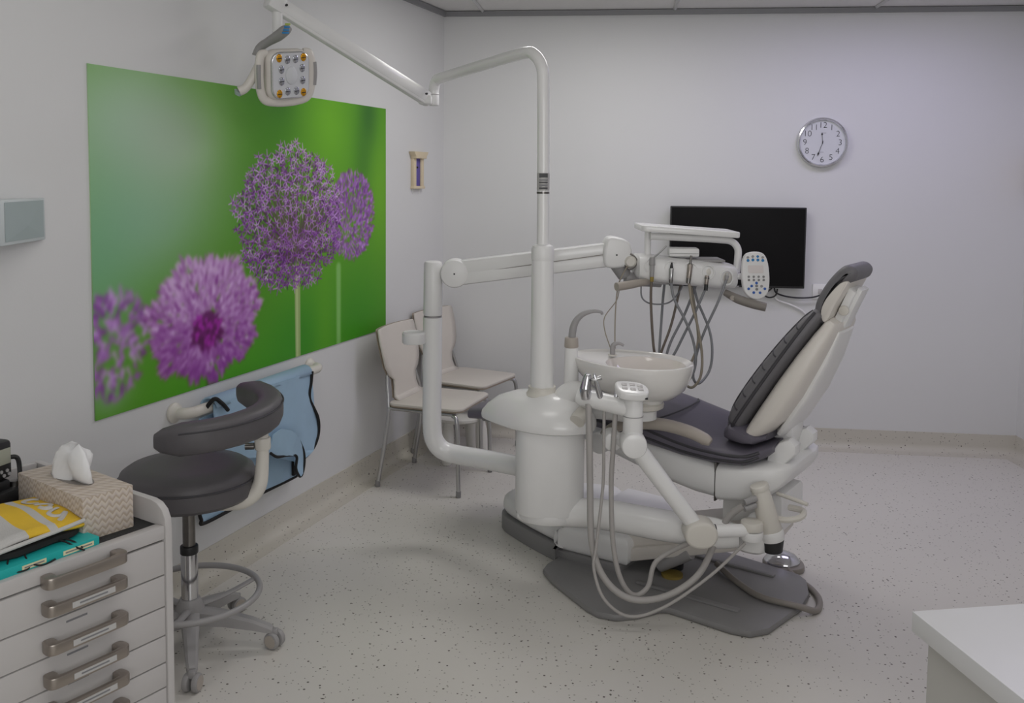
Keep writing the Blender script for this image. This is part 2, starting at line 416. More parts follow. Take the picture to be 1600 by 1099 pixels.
    for x, y, r in acc:
        if rng.uniform() < .9: stroke(L, cx, cy, x, y, 1.5, mixc((56, 26, 56), (88, 96, 60), rng.uniform()), .65)
    for k in range(620):
        a = rng.uniform(0, 2*PI); r = math.sqrt(rng.uniform(.25, 1)); x = (.572+.195*r*math.cos(a))*W; y = (.535+.26*r*math.sin(a))*H
        th = rng.uniform(0, 2*PI); stroke(L, x, y, x+6*math.cos(th), y+6*math.sin(th), 1.6, mixc((52, 20, 66), (92, 44, 110), rng.uniform()), .85)
    for x, y, r in acc:
        b0 = rng.uniform(0, 2*PI); light = np.clip(.35+.45*(y-.30*H)/(.5*H)+rng.normal(0, .15), 0, 1); R = rng.uniform(9, 13)
        for j in range(6):
            th = b0+j*PI/3+rng.normal(0, .12); l = R*rng.uniform(.7, 1.15); sq = .55+.45*abs(math.cos(b0))
            stroke(L, x, y, x+l*math.cos(th), y+l*math.sin(th)*sq, 1.25, mixc((92, 36, 116), (178, 142, 198), np.clip(light+rng.normal(-.05, .22), 0, 1)), .95)
        stroke(L, x, y, x+.5, y+.5, 1.5, (74, 40, 84) if rng.uniform() < .8 else (96, 110, 70), .9)
    comp(L)
    img[:] = gauss(img, .45)
    return np.clip(img, 0, 255)

MW, MH = 720, 410
pix = paint_mural(MW, MH)
pl = pix/255.0; pl = np.where(pl <= .04045, pl/12.92, ((pl+.055)/1.055)**2.4)*1.85
pl = np.clip(pl, 0, .85)
mw_, mh_ = 2.187, 1.244
gx, gz = np.meshgrid(np.linspace(0, mw_, MW), np.linspace(0, mh_, MH))
co = np.stack([gx, np.full_like(gx, -.006), gz], -1).reshape(-1, 3)
idx = np.arange(MW*MH).reshape(MH, MW)
quads = np.stack([idx[:-1, :-1], idx[:-1, 1:], idx[1:, 1:], idx[1:, :-1]], -1).reshape(-1, 4)
nv = len(co)
back = np.array([(0, .002, 0), (mw_, .002, 0), (mw_, .002, mh_), (0, .002, mh_)])
me = bpy.data.meshes.new('wall_mural'); me.from_pydata([], [], [])
allco = np.concatenate([co, back])
me.vertices.add(len(allco)); me.vertices.foreach_set('co', allco.ravel())
c00, c10, c11, c01 = idx[0, 0], idx[0, -1], idx[-1, -1], idx[-1, 0]
side = [(nv, c00, c01, nv+3), (c10, nv+1, nv+2, c11), (nv, nv+1, c10, c00), (c01, c11, nv+2, nv+3)]
allq = np.concatenate([quads, np.array(side)])
me.loops.add(allq.size); me.polygons.add(len(allq))
me.loops.foreach_set('vertex_index', allq.ravel()); me.polygons.foreach_set('loop_start', np.arange(len(allq))*4)
me.update(calc_edges=True)
ca = me.color_attributes.new('print', 'FLOAT_COLOR', 'POINT')
cols = np.ones((len(allco), 4)); cols[:nv, :3] = pl.reshape(-1, 3); cols[nv:, :3] = .6
ca.data.foreach_set('color', cols.ravel().astype(np.float32))
MUR = bpy.data.materials.new('printed_vinyl'); MUR.use_nodes = True; nt = MUR.node_tree
an = nt.nodes.new('ShaderNodeAttribute'); an.attribute_name = 'print'
nt.links.new(an.outputs['Color'], nt.nodes['Principled BSDF'].inputs['Base Color'])
nt.nodes['Principled BSDF'].inputs['Roughness'].default_value = .5
nt.nodes['Principled BSDF'].inputs['Specular IOR Level'].default_value = .3
mural = link('wall_mural', me, MUR, None, Matrix.Translation(leftwall(2.997, .807)) @ Matrix.Rotation(RL, 4, 'Z'), smooth=False)
tag(mural, 'large printed mural of purple allium flowers on a blurred green background', 'mural')

# ------------------------------------------------------------------ things on the walls
def on_left(name, label, cat, s, z, group=None): return thing(name, label, cat, leftwall(s, z), RL, group)
def on_far(name, label, cat, s, z, group=None): return thing(name, label, cat, farwall(s, z), RF, group)
RX90 = rotm(90)     # xy-outline -> xz-plane, extruded towards -y
# clock
t = on_far('wall_clock', 'round silver-rimmed wall clock with a white dial above the television', 'clock', 2.362, 1.906)
mb = MB(); mb.lathe([(.152, 0), (.154, .02), (.150, .036), (.142, .040), (.136, .034), (.134, .022)], 64, RX90 @ rotm(0)); mb.build('rim', SILVER, t)
mb = MB(); mb.lathe([(.136, .016), (.136, .0225)], 64, RX90); mb.build('dial', DIAL, t)
for k in range(1, 13):
    a = PI/2-k*PI/6; r = .105
    mt = text_mesh(str(k), .052, offset=-.0008)
    mt.transform(Matrix.Translation((r*math.cos(a), -.0232, r*math.sin(a))) @ RX90); link('numeral', mt, INK, t, smooth=False)
def hand(ang, L, w, y):
    a = math.radians(90-ang); M = Matrix.Translation((0, y, 0)) @ RX90 @ rotm(0, 0, 90-ang)
    return MB().prism([(-.01, -.0012), (L*.72, -.0014), (L*.80, -w), (L, 0), (L*.80, w), (L*.72, .0014), (-.01, .0012)], 0, .0012, M=M)
hand(-5, .062, .006, -.0245).build('hour_hand', BLACK, t)
hand(199, .088, .006, -.0262).build('minute_hand', BLACK, t)
MB().cyl((0, -.022, 0), (0, -.029, 0), .003, n=12).build('hub', BLACK, t)
mb = MB(); mb.box((-.006, -.0235, .057), (.02, -.0228, .0592)); mb.build('dial_mark', INKG, t)
mb = MB(); mb.box((-.018, -.0235, -.060), (.008, -.0228, -.0583)); mb.build('dial_mark', INKG, t)
# television
t = on_far('television', 'black flat-screen television hanging on the far wall', 'television', 1.862, 1.256)
MB().box((-.413, -.062, -.250), (.413, -.03, .250), .004).build('casing', BLACK, t)
MB().box((-.404, -.0635, -.236), (.404, -.0618, .242)).build('screen', SCREEN, t)
MB().box((-.15, -.03, -.12), (.15, .0, .12), .004).build('wall_bracket', BLACK, t)
MB().box((-.018, -.0632, -.2475), (.018, -.0618, -.241)).build('badge', GREYP2, t)
# wall outlet and cables
t = on_far('wall_outlet', 'white double wall outlet plate beside the chair headrest', 'outlet', 2.41, .985)
MB().box((-.075, -.010, -.047), (.075, 0, .047), .004).build('plate', WHITE2, t)
for x in (-.03, .035):
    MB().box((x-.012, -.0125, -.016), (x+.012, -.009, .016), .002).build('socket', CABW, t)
def farpts(l, off=.02): return [farwall(s, z, off) for s, z in l]
o = MB().tube(farpts([(2.10, 1.005), (2.11, .975), (2.16, .955), (2.24, .945), (2.33, .950), (2.385, .968)], .03), .005, 8).build('television_cable', BLACK, None)
tag(o, 'black cable drooping from the television to the wall outlet', 'cable')
o = MB().tube(farpts([(2.085, 1.01), (2.06, .985), (2.03, .98), (2.02, .995), (2.035, .96), (2.07, .945), (2.105, .96), (2.115, 1.0)], .05), .005, 8).build('power_cable', BLACK, None)
tag(o, 'short black cable looped under the corner of the television', 'cable')
o = MB().tube(farpts([(2.10, .99), (2.12, .93), (2.20, .90), (2.28, .86), (2.33, .80), (2.42, .78)], .012), .006, 8).build('white_cable', WHITE2, None)
tag(o, 'white cable running down the far wall below the television', 'cable')
# little door ornament
t = on_left('fairy_door', 'small cream door frame ornament with a purple door on the wall', 'ornament', .41, 1.60)
for x in (-.052, .052): MB().box((x-.018, -.022, .012), (x+.018, 0, .19), .003).build('door_jamb', ORNB, t)
MB().prism([(-.098, .222), (.098, .222), (.088, .208), (.074, .196), (.072, .182), (-.072, .182), (-.074, .196), (-.088, .208)], 0, .04, .003, M=RX90).build('cornice', ORNB, t)
MB().box((-.075, -.028, 0), (.075, 0, .016), .003).build('sill', ORNB, t)
MB().box((-.036, -.012, .014), (.036, -.002, .186), .002).build('door_leaf', PURPLE, t)
MB().ell((-.012, -.016, .128), (.006, .006, .006)).build('knob', BLACK, t)
for x in (-.045, .045): MB().box((x-.003, -.004, -.032), (x+.003, 0, .002)).build('peg', WHITE2, t)
# towel dispenser wedge at the left edge
t = on_left('paper_dispenser', 'pale aqua wedge-shaped dispenser on the wall beside the mural', 'dispenser', 3.20, 1.46)
MB().prism([(0, 0), (-.42, 0), (-.42, -.135), (-.27, -.135), (0, -.012)], 0, .135, .003).build('body', AQUA, t)
nx = Vector((.123, -.27, 0)).normalized()
def fp(x, z, o=.002):
    y = -.135 if x < -.27 else -.012 + (x/-.27)*(-.123); q = Vector((x, y, z)) + nx*o; return tuple(q)
MB().faces([fp(-.26, .128, .001), fp(-.01, .128, .001), fp(-.12, .052, .004), fp(-.01, .01, .001), fp(-.26, .01, .001)], [(0, 2, 1), (1, 2, 3), (0, 4, 2), (2, 4, 3)]).build('front_panel', AQUAF, t, smooth=False)
# beige board edge on the right wall
o = MB().box((CR.x-.022, 5.40, 1.60), (CR.x+.02, 5.615, 1.83), .003).build('notice_board', ORNB); tag(o, 'beige edged board on the wall at the far right corner', 'board')

# grab rail with lead apron
t = on_left('apron_rail', 'white wall-mounted rail holding the blue apron', 'rail', 2.1, .72)
MB().tube([(-.49, -.01, .02), (-.49, -.045, .02), (-.46, -.066, .02), (-.40, -.07, .02), (.0, -.07, .02), (.40, -.07, .02), (.46, -.066, .02), (.49, -.045, .02), (.49, -.01, .02)], .022, 14).build('bar', CREAM, t)
for x in (-.49, .49): MB().lathe([(.030, 0), (.040, .002), (.040, .010), (.030, .016), (.024, .03)], 28, Matrix.Translation((x, 0, .02)) @ RX90).build('flange', CREAM, t)
t = on_left('lead_apron', 'pale blue protective apron with black piping draped over the wall rail', 'apron', 2.1, .25)
def cloth(outline, off, amp, seed, cut=5, th=.006):
    bm = bmesh.new(); vs = [bm.verts.new((x, 0, z)) for x, z in outline]
    f = bm.faces.new(vs); bmesh.ops.triangulate(bm, faces=[f]); bmesh.ops.subdivide_edges(bm, edges=bm.edges[:], cuts=cut, use_grid_fill=True)
    bmesh.ops.triangulate(bm, faces=bm.faces[:])
    R = random.Random(seed); ph = [R.uniform(0, 6) for _ in range(6)]
    for v in bm.verts:
        x, z = v.co.x, v.co.z
        v.co.y = off + amp*(math.sin(x*17+z*5+ph[0])*.5+math.sin(z*23-x*9+ph[1])*.3+math.sin(x*41+z*33+ph[2])*.2)
    g = bmesh.ops.solidify(bm, geom=bm.faces[:], thickness=th)
    return bm
def build_bm(bm, name, m, parent):
    mb = MB(); mb.bm.free(); mb.bm = bm; bmesh.ops.recalc_face_normals(bm, faces=bm.faces[:]); return mb.build(name, m, parent, angle=60)
A0 = 2.1
def ax(l): return [(s+A0, z-.25) for s, z in l]
backp = ax([(-2.50, .70), (-1.80, .72), (-1.765, .42), (-1.763, .355), (-1.769, .273), (-1.80, .258), (-1.86, .255), (-2.143, .262), (-2.47, .262), (-2.50, .285), (-2.515, .33)])
frontp = ax([(-2.47, .755), (-2.2, .76), (-1.76, .752), (-1.768, .70), (-1.782, .66), (-1.78, .62), (-1.745, .57), (-1.712, .52), (-1.702, .47), (-1.715, .42), (-1.765, .375), (-1.877, .345), (-2.05, .42), (-2.2, .50), (-2.47, .52)])
build_bm(cloth(backp, -.05, .004, 1), 'back_panel', APRON, t)
build_bm(cloth(frontp, -.108, .014, 2), 'front_panel', APRON, t)
# the cloth passing over the rail
mb = MB(); rings = []
for k in range(9):
    a = PI*k/8; rings.append([(x, -.074+.036*math.cos(a), .49+.036*math.sin(a)) for x in (-.37, .34)])
vs = [p for r in rings for p in r]; mb.faces(vs, [(2*k, 2*k+1, 2*k+3, 2*k+2) for k in range(8)])
sd = mb.build('over_rail_fold', APRON, t); md = sd.modifiers.new('thickness', 'SOLIDIFY'); md.thickness = .006
mb = MB(); mb.tube([(x, -.112, z) for x, z in frontp[2:12]], .0075, 8); mb.build('piping', BLACKC, t)
mb = MB(); mb.tube([(x, -.054, z) for x, z in backp[2:11]], .0075, 8); mb.build('piping', BLACKC, t)
mb = MB(); mb.tube([(-.40, -.07, .475), (-.385, -.11, .53), (-.355, -.125, .51), (-.31, -.122, .47)], .0085, 8); mb.build('piping', BLACKC, t)
foldp = ax([(-2.12, .545), (-2.06, .555), (-2.0, .535), (-1.945, .49), (-1.895, .415), (-1.885, .36), (-1.90, .31), (-1.925, .30), (-1.955, .345), (-1.95, .40), (-2.02, .425), (-2.10, .44), (-2.15, .47)])
build_bm(cloth(foldp, -.140, .012, 4), 'shoulder_flap', APRON, t)
mb = MB(); mb.tube([(x, -.146, z) for x, z in foldp[3:13]], .0065, 8); mb.build('piping', BLACKC, t)
MB().box((A0-1.86, -.074, .022), (A0-1.80, -.060, .105), .002).build('strap', BLACKC, t)

# ------------------------------------------------------------------ dental chair (chair frame: x to the head end, -y to the camera)
t = CH = thing('dental_chair', 'white dental chair with slate grey upholstery on a grey floor plate', 'dental chair', (.802, 3.932, 0), math.radians(-35))
plate = [(-.50, -.40), (-.485, -.455), (-.40, -.52), (-.16, -.645), (-.10, -.662), (-.03, -.645), (.03, -.58), (.075, -.485), (.10, -.468), (.36, -.482), (.43, -.465), (.475, -.40), (.515, -.14), (.505, -.02), (.455, .10), (.41, .14), (.27, .16), (-.07, .2), (-.5, .2)]
MB().prism(plate, 0, .03, .012, 2).build('base_plate', GREYP, t)
for y0, y1 in ((-.36, -.33), (.03, .06)): MB().box((-.1, y0, .026), (.34, y1, .040), .007).build('plate_rib', GREYP, t)
cov = smooth_outline([(-.96, .02), (-.93, -.12), (-.76, -.215), (-.54, -.295), (-.50, -.30), (-.50, .29), (-.75, .27), (-.92, .17)], 4)
MB().prism(smooth_outline([(-.965, .02), (-.935, -.125), (-.76, -.22), (-.52, -.305), (-.50, -.30), (-.50, .295), (-.75, .275), (-.925, .175)], 4), 0, .075, .004).build('base_skirt', GREYP, t)
MB().prism(cov, .074, .165, .04, 4).build('base_cover', WHITE2, t)
MB().box((-.505, -.315, 0), (-.20, .30, .06), .006).build('base_skirt', GREYP, t)
MB().prism([(-.50, -.315), (-.165, -.30), (-.165, .30), (-.50, .315)], .055, .175, .035, 4).build('base_cover', WHITE2, t)
# lift arm rising towards the head end
def beam(mb, p0, p1, w, h, bev=.01):
    p0, p1 = Vector(p0), Vector(p1); d = p1-p0; L = d.length
    X = d.normalized(); Y = Vector((0, 0, 1)).cross(X).normalized(); Z = X.cross(Y)
    M = Matrix((X, Y, Z)).transposed().to_4x4(); M.translation = p0
    return mb.box((0, -w/2, -h/2), (L, w/2, h/2), bev, M=M)
beam(MB(), (-.22, -.10, .12), (.40, -.06, .30), .30, .10, .015).build('lift_arm', IVORY, t)
beam(MB(), (-.18, -.26, .10), (.30, -.2, .245), .03, .055, .008).build('lift_link', IVORY, t)
MB().cyl((-.06, -.22, .07), (.08, -.22, .16), .03, n=16, bev=.006).build('lift_cylinder', GREYP2, t)
MB().cyl((-.05, -.12, .03), (-.05, -.12, .10), .05, n=20).build('pivot', BLACK, t)
MB().lathe([(.045, 0), (.045, .01), (.02, .014)], 20, Matrix.Translation((-.01, -.2, .03))).build('rubber_stop', OCHRE, t)
MB().prism([(.18, -.14), (.42, -.14), (.42, .12), (.18, .12)], .28, .44, .02).build('lift_head', WHITE2, t)
# seat shell and rear housing
def xsec(x, hw, z0, z1, e=4.0, n=28, y0=0.0):
    zc, hz = (z0+z1)/2, (z1-z0)/2
    return [(x, y0+a, zc+b) for a, b in sellipse(hw, hz, e, n)]
shell = [(-.78, .10, .56, .60), (-.60, .15, .53, .62), (-.40, .20, .50, .64), (-.20, .245, .465, .62), (-.05, .26, .43, .60), (.10, .265, .405, .58), (.19, .265, .40, .57)]
MB().loft([xsec(*a) for a in shell]).build('seat_shell', WHITE2, t)
MB().box((.188, -.262, .408), (.196, .262, .565), .003).build('shell_gap', DSTEEL, t)
rear = [(.195, .265, .40, .56), (.30, .268, .415, .57), (.38, .258, .44, .582), (.43, .232, .485, .582), (.455, .20, .52, .578), (.465, .15, .545, .57)]
MB().loft([xsec(a, b, c, d, 6) for a, b, c, d in rear]).build('rear_housing', WHITE2, t)
for y in (-.13, .09):
    MB().prism([(.36, .56), (.42, .56), (.475, .62), (.475, .655), (.445, .675), (.41, .66), (.365, .60)], -.035, .035, .012, M=Matrix.Translation((0, y, 0)) @ RX90).build('hinge_cheek', WHITE2, t)
# backrest bracket
MB().prism([(.33, .545), (.38, .54), (.415, .60), (.435, .68), (.43, .74), (.40, .775), (.335, .735), (.355, .66), (.345, .60)], -.07, .07, .018, M=RX90).build('back_bracket', WHITE2, t)
MB().cyl((.42, -.20, .47), (.55, -.23, .462), .008, n=12, bev=.003).build('release_lever', CREAM, t)
# seat cushion
top = [(-1.14, .515, .555, .12), (-1.10, .505, .575, .185), (-1.0, .52, .60, .21), (-.85, .55, .635, .215), (-.70, .57, .665, .225), (-.55, .585, .712, .24), (-.40, .59, .738, .26),
       (-.25, .58, .728, .275), (-.10, .565, .695, .283), (.05, .55, .655, .285), (.18, .545, .637, .28), (.30, .555, .635, .27), (.36, .585, .65, .245), (.395, .615, .655, .20)]
MB().loft([xsec(x, hw, z0, z1, 3.2, 36) for x, z0, z1, hw in top]).build('seat_cushion', VINYL, t)
MB().tube([(x, -hw*.975, z0+(z1-z0)*.64) for x, z0, z1, hw in top[2:13]], .007, 8).build('seam_piping', PIPE, t)
MB().tube([(x, -hw*.99, z0+(z1-z0)*.40) for x, z0, z1, hw in top[6:13]], .006, 8).build('seam_piping', PIPE, t)
def topz(x):
    for a, b in zip(top, top[1:]):
        if a[0] <= x <= b[0]:
            u = (x-a[0])/(b[0]-a[0]); return a[2]*(1-u)+b[2]*u
    return .6
MB().tube([(-.10+.05*math.cos(k), .22*math.sin(k)-.01, topz(-.1)+.0-.008*abs(math.sin(k))**3) for k in np.linspace(-1.35, 1.35, 9)], .0035, 6).build('cross_seam', PIPE, t)
MB().tube([(-.62, y, topz(-.62)-.002-.05*abs(y/.23)**5) for y in np.linspace(-.2, .2, 7)], .0035, 6).build('cross_seam', PIPE, t)
# backrest frame: d runs up the back, n points to the front
BO = Vector((.278, 0, .692)); bd = Vector((.52, 0, .854)); bn = Vector((-.854, 0, .52))
def bp(d, y, n): return BO + bd*d + bn*n + Vector((0, y, 0))
def bsec(d, hw, n0, n1, e=3.4, n=32):
    nc, hn = (n0+n1)/2, (n1-n0)/2
    return [bp(d, a, nc+b) for a, b in sellipse(hw, hn, e, n)]
MB().loft([bsec(*a) for a in ((-.025, .20, -.045, -.005), (-.01, .225, -.055, 0), (.05, .24, -.085, .005), (.13, .243, -.105, .008), (.25, .235, -.105, .01), (.37, .215, -.09, .008), (.47, .185, -.075, .004), (.535, .16, -.062, -.002), (.55, .145, -.05, -.012))]).build('backrest_shell', IVORY, t)
MB().loft([bsec(*a) for a in ((.05, .13, -.122, -.09), (.10, .15, -.128, -.09), (.25, .145, -.125, -.09), (.40, .12, -.105, -.07), (.52, .10, -.075, -.05))]).build('back_cover', WHITE2, t)
MB().loft([bsec(*a) for a in ((-.05, .15, .0, .055), (-.035, .20, -.005, .075), (.03, .232, 0, .094), (.15, .232, 0, .100), (.28, .22, 0, .096), (.40, .20, 0, .086), (.50, .175, 0, .072), (.545, .15, .005, .058), (.56, .11, .015, .045))]).build('backrest_cushion', VINYL2, t)
BCU = ((-.05, .15, .0, .055), (-.035, .20, -.005, .075), (.03, .232, 0, .094), (.15, .232, 0, .100), (.28, .22, 0, .096), (.40, .20, 0, .086), (.50, .175, 0, .072), (.545, .15, .005, .058), (.56, .11, .015, .045))
def onback(d, f):
    c_ = [np.interp(d, [q[0] for q in BCU], [q[m] for q in BCU]) for m in (1, 2, 3)]
    n_ = (c_[1]+c_[2])/2 + (c_[2]-c_[1])/2*max(0, 1-abs(f)**3.4)**(1/3.4); return bp(d, f*c_[0], n_)
for k in range(8):
    d0 = .02+k*.066
    for sg in (-1, 1):
        MB().tube([onback(d0-.02+.05*(1-abs(f))*.8, sg*f) for f in (.999, .985, .94, .85, .65, .35, .0)], .003, 6).build('quilt_seam', PIPE, t)
for f in (-.8, .8): MB().tube([onback(d, f) for d in (-.03, .05, .15, .28, .40, .50, .54)], .0035, 6).build('quilt_seam', PIPE, t)
MB().tube([bp(d, -hw, .04) for d, hw in ((-.03, .205), (.03, .235), (.15, .236), (.28, .224), (.40, .204), (.50, .178), (.545, .153))], .006, 8).build('seam_piping', PIPE, t)
# padded bolster that wraps the foot of the backrest
MB().loft([xsec(x, hw, z0, z1, 3, 28) for x, z0, z1, hw in ((.20, .635, .70, .20), (.23, .63, .735, .235), (.28, .63, .72, .248), (.33, .64, .70, .248), (.37, .66, .695, .20))]).build('lumbar_bolster', VINYL, t)
# headrest
HX = lambda l: [(.515+(x-.515)*.80, z) for x, z in l]
hp = smooth_outline(HX([(.535, 1.130), (.515, 1.165), (.520, 1.215), (.555, 1.275), (.600, 1.325), (.645, 1.358), (.685, 1.358), (.708, 1.335), (.695, 1.305), (.655, 1.285), (.610, 1.225), (.575, 1.160), (.560, 1.132)]), 4)
MB().prism(hp, -.13, .13, .03, 4, M=RX90).build('headrest_cushion', VINYL2, t)
MB().prism(smooth_outline(HX([(.562, 1.145), (.553, 1.185), (.578, 1.235), (.635, 1.292), (.672, 1.300), (.655, 1.265), (.615, 1.205), (.585, 1.150)]), 4), -.138, .138, .006, M=RX90).build('headrest_shell', IVORY, t)
MB().prism(HX([(.575, 1.12), (.612, 1.105), (.688, 1.255), (.655, 1.272)]), -.07, .07, .008, M=RX90).build('headrest_bracket', WHITE2, t)
MB().prism(HX([(.612, 1.12), (.632, 1.112), (.712, 1.262), (.69, 1.272)]), -.05, .05, .005, M=RX90).build('headrest_slide', WHITE2, t)
MB().cyl((.615, -.07, 1.185), (.615, -.088, 1.185), .019, n=24, bev=.004).build('headrest_knob', CREAM, t)
MB().box((.535, -.04, 1.10), (.575, .04, 1.14), .006).build('headrest_stem', GREYP2, t)
# armrest on the near side
MB().tube([(-.30, -.30, .575), (-.265, -.315, .62), (-.20, -.325, .662), (-.092, -.33, .690), (.007, -.33, .698), (.11, -.33, .688), (.175, -.33, .670), (.198, -.33, .660)], [.02, .022, .024, .025, .025, .025, .024, .014], 16).build('armrest', TAUPE, t)
MB().cyl((-.30, -.23, .57), (-.30, -.335, .57), .045, n=24, bev=.01).build('armrest_pivot', WHITE2, t)
MB().loft([xsec(-1.10, .07, .475, .515, 3), xsec(-.95, .10, .485, .535, 3), xsec(-.75, .12, .51, .57, 3)]).build('foot_underside', GREYP, t)

# ------------------------------------------------------------------ dental unit: column, swing arm, spittoon
CX_, CY_ = .163, 3.75
t = DU = thing('dental_unit', 'white dental unit column with a porcelain spittoon bowl beside the chair', 'dental unit', (CX_, CY_, 0), 0)
def W(mb, name, m, parent, **k): return mb.build(name, m, parent, W0, **k)
W(MB().prism([(CX_+x, CY_+y) for x, y in sellipse(.140, .135, 2.8, 48)], .325, .715, .006), 'column_body', WHITE2, t)
cap_o = smooth_outline([(-.285, .10), (-.20, -.03), (-.09, -.135), (.03, -.172), (.14, -.14), (.185, -.05), (.17, .07), (.06, .15), (-.12, .165), (-.24, .155)], 5)
def capring(k, z, dx=0): return [(CX_+dx+x*k, CY_+y*k, z) for x, y in cap_o]
W(MB().loft([capring(.94, .668), capring(.99, .674), capring(1.0, .688), capring(.985, .704), capring(.90, .735), capring(.74, .772), capring(.50, .800), capring(.25, .810)]), 'column_cap', WHITE, t)
PX, PY = .128, 3.75
W(MB().lathe([(.066, 0), (.068, .012), (.060, .022), (.056, .03), (.056, .045)], 36, Matrix.Translation((PX, PY, .785))), 'post_ring', CREAM, t)
W(MB().cyl((PX, PY, .80), (PX-.004, PY, 1.345), .047, .0445, n=36), 'post_sleeve', WHITE, t)
W(MB().lathe([(.045, 0), (.046, .004), (.046, .045), (.040, .058), (.028, .064)], 36, Matrix.Translation((PX-.004, PY, 1.345))), 'sleeve_cap', WHITE2, t)
# swing arm that carries the column
ch = GM[CH.name]
def cw(x, y, z): return ch @ Vector((x, y, z))
arm = [Vector((.035, 3.725, .318)), Vector((.075, 3.72, .318)), Vector((.17, 3.70, .322)), cw(-.2, -.49, .338), cw(.05, -.45, .338), cw(.25, -.40, .335), cw(.34, -.37, .335)]
W(MB().tube(arm, [.03, .048, .056, .060, .060, .058, .04], 24, flat=1.0), 'swing_arm', WHITE, t)
W(MB().lathe([(.10, .288), (.128, .294), (.137, .31), (.136, .33)], 40, Matrix.Translation((CX_, CY_, 0))), 'column_foot', WHITE, t)
W(MB().cyl((CX_, CY_, .318), (CX_, CY_, .328), .1345, n=40), 'column_gap', DSTEEL, t)
W(MB().loft([[tuple(cw(.36+dx+a, -.29+b, z)) for a, b in sellipse(r, r*.9, 2.4, 28)] for dx, r, z in ((0, .05, .262), (0, .068, .275), (.01, .07, .31), (.03, .065, .36), (.05, .06, .40), (.05, .04, .41))]), 'swing_pivot', WHITE2, t)
W(MB().cyl(cw(.36, -.27, .255), cw(.36, -.27, .275), .03, n=24), 'pivot_shadow_ring', BLACK, t)  # black disc standing in for the shade under the pivot
W(MB().tube([cw(.42, -.28, .40), cw(.49, -.30, .41), cw(.535, -.27, .42), cw(.53, -.22, .43), cw(.47, -.2, .425)], .012, 8), 'pivot_bracket', CREAM, t)
# spittoon
SA = math.radians(-38); SCX, SCY = .478, 3.70
def sp(a, b, z): return (SCX+a*math.cos(SA)-b*math.sin(SA), SCY+a*math.sin(SA)+b*math.cos(SA), z)
def egg(k, z, off=0, n=48, kx=1.0):
    out = []
    for i in range(n):
        q = 2*PI*i/n; c, s_ = math.cos(q), math.sin(q)
        out.append(sp(off+k*kx*.262*c, k*(.186+.022*c)*s_, z))
    return out
def circ(off, r, z, n=48, e=1.0): return [sp(off+r*math.cos(2*PI*i/n), r*e*math.sin(2*PI*i/n), z) for i in range(n)]
rings = [egg(.36, .795, .05), egg(.38, .808, .05), egg(.60, .820, .035), egg(.80, .852, .02), egg(.93, .895, .008), egg(.985, .932, .002), egg(1.0, .946), egg(.995, .955), egg(.965, .957), egg(.93, .952)]
W(MB().loft(rings + [egg(.88, .948, .008)] + [circ(.07, .160, .944, e=.92)]), 'spittoon_bowl', PORC, t)
W(MB().loft([circ(.07, .161, .9445, e=.92), circ(.07, .154, .935, e=.92), circ(.07, .136, .905, e=.92), circ(.07, .095, .882, e=.92), circ(.07, .02, .874)], True), 'spittoon_basin', BASIN, t)
# cut the flat lid: the bowl's top face is open above the basin
o_bowl = [c for c in t.children if c.name.startswith('spittoon_bowl')][0]
bm = bmesh.new(); bm.from_mesh(o_bowl.data); big = max((f for f in bm.faces if len(f.verts) > 20 and f.calc_center_median().z > .9), key=lambda f: f.calc_area()); bmesh.ops.delete(bm, geom=[big], context='FACES_ONLY'); bm.to_mesh(o_bowl.data); bm.free()
o_bs = [c for c in t.children if c.name.startswith('spittoon_basin')][0]
bm = bmesh.new(); bm.from_mesh(o_bs.data); big = max((f for f in bm.faces if len(f.verts) > 20), key=lambda f: f.calc_center_median().z); bmesh.ops.delete(bm, geom=[big], context='FACES_ONLY'); bm.to_mesh(o_bs.data); bm.free()
W(MB().cyl(sp(.07, 0, .872), sp(.07, 0, .884), .022, n=20, bev=.003), 'drain', STEEL, t)
W(MB().lathe([(.075, .765), (.088, .772), (.09, .788), (.08, .798)], 36, Matrix.Translation(Vector(sp(.055, 0, 0)))), 'bowl_collar', CREAM, t)
W(MB().cyl(sp(.05, 0, .725), sp(.05, 0, .77), .066, n=28), 'bowl_neck', WHITE2, t)
W(MB().tube([sp(.05, 0, .735), sp(-.04, .0, .735), sp(-.14, -.01, .73), sp(-.24, -.02, .725), sp(-.32, -.03, .72)], .04, 20), 'bowl_arm', WHITE2, t)
# bowl rinse spout
q = Vector(sp(-.105, .035, .95))
W(MB().tube([q, q+Vector((0, 0, .03)), q+Vector((.005, 0, .046)), q+Vector((.025, -.004, .052)), q+Vector((.045, -.01, .044))], [.011, .011, .010, .007, .005], 12), 'rinse_spout', GREYP2, t)
W(MB().cyl(q, q+Vector((0, 0, .006)), .018, n=20), 'spout_base', CREAM, t)
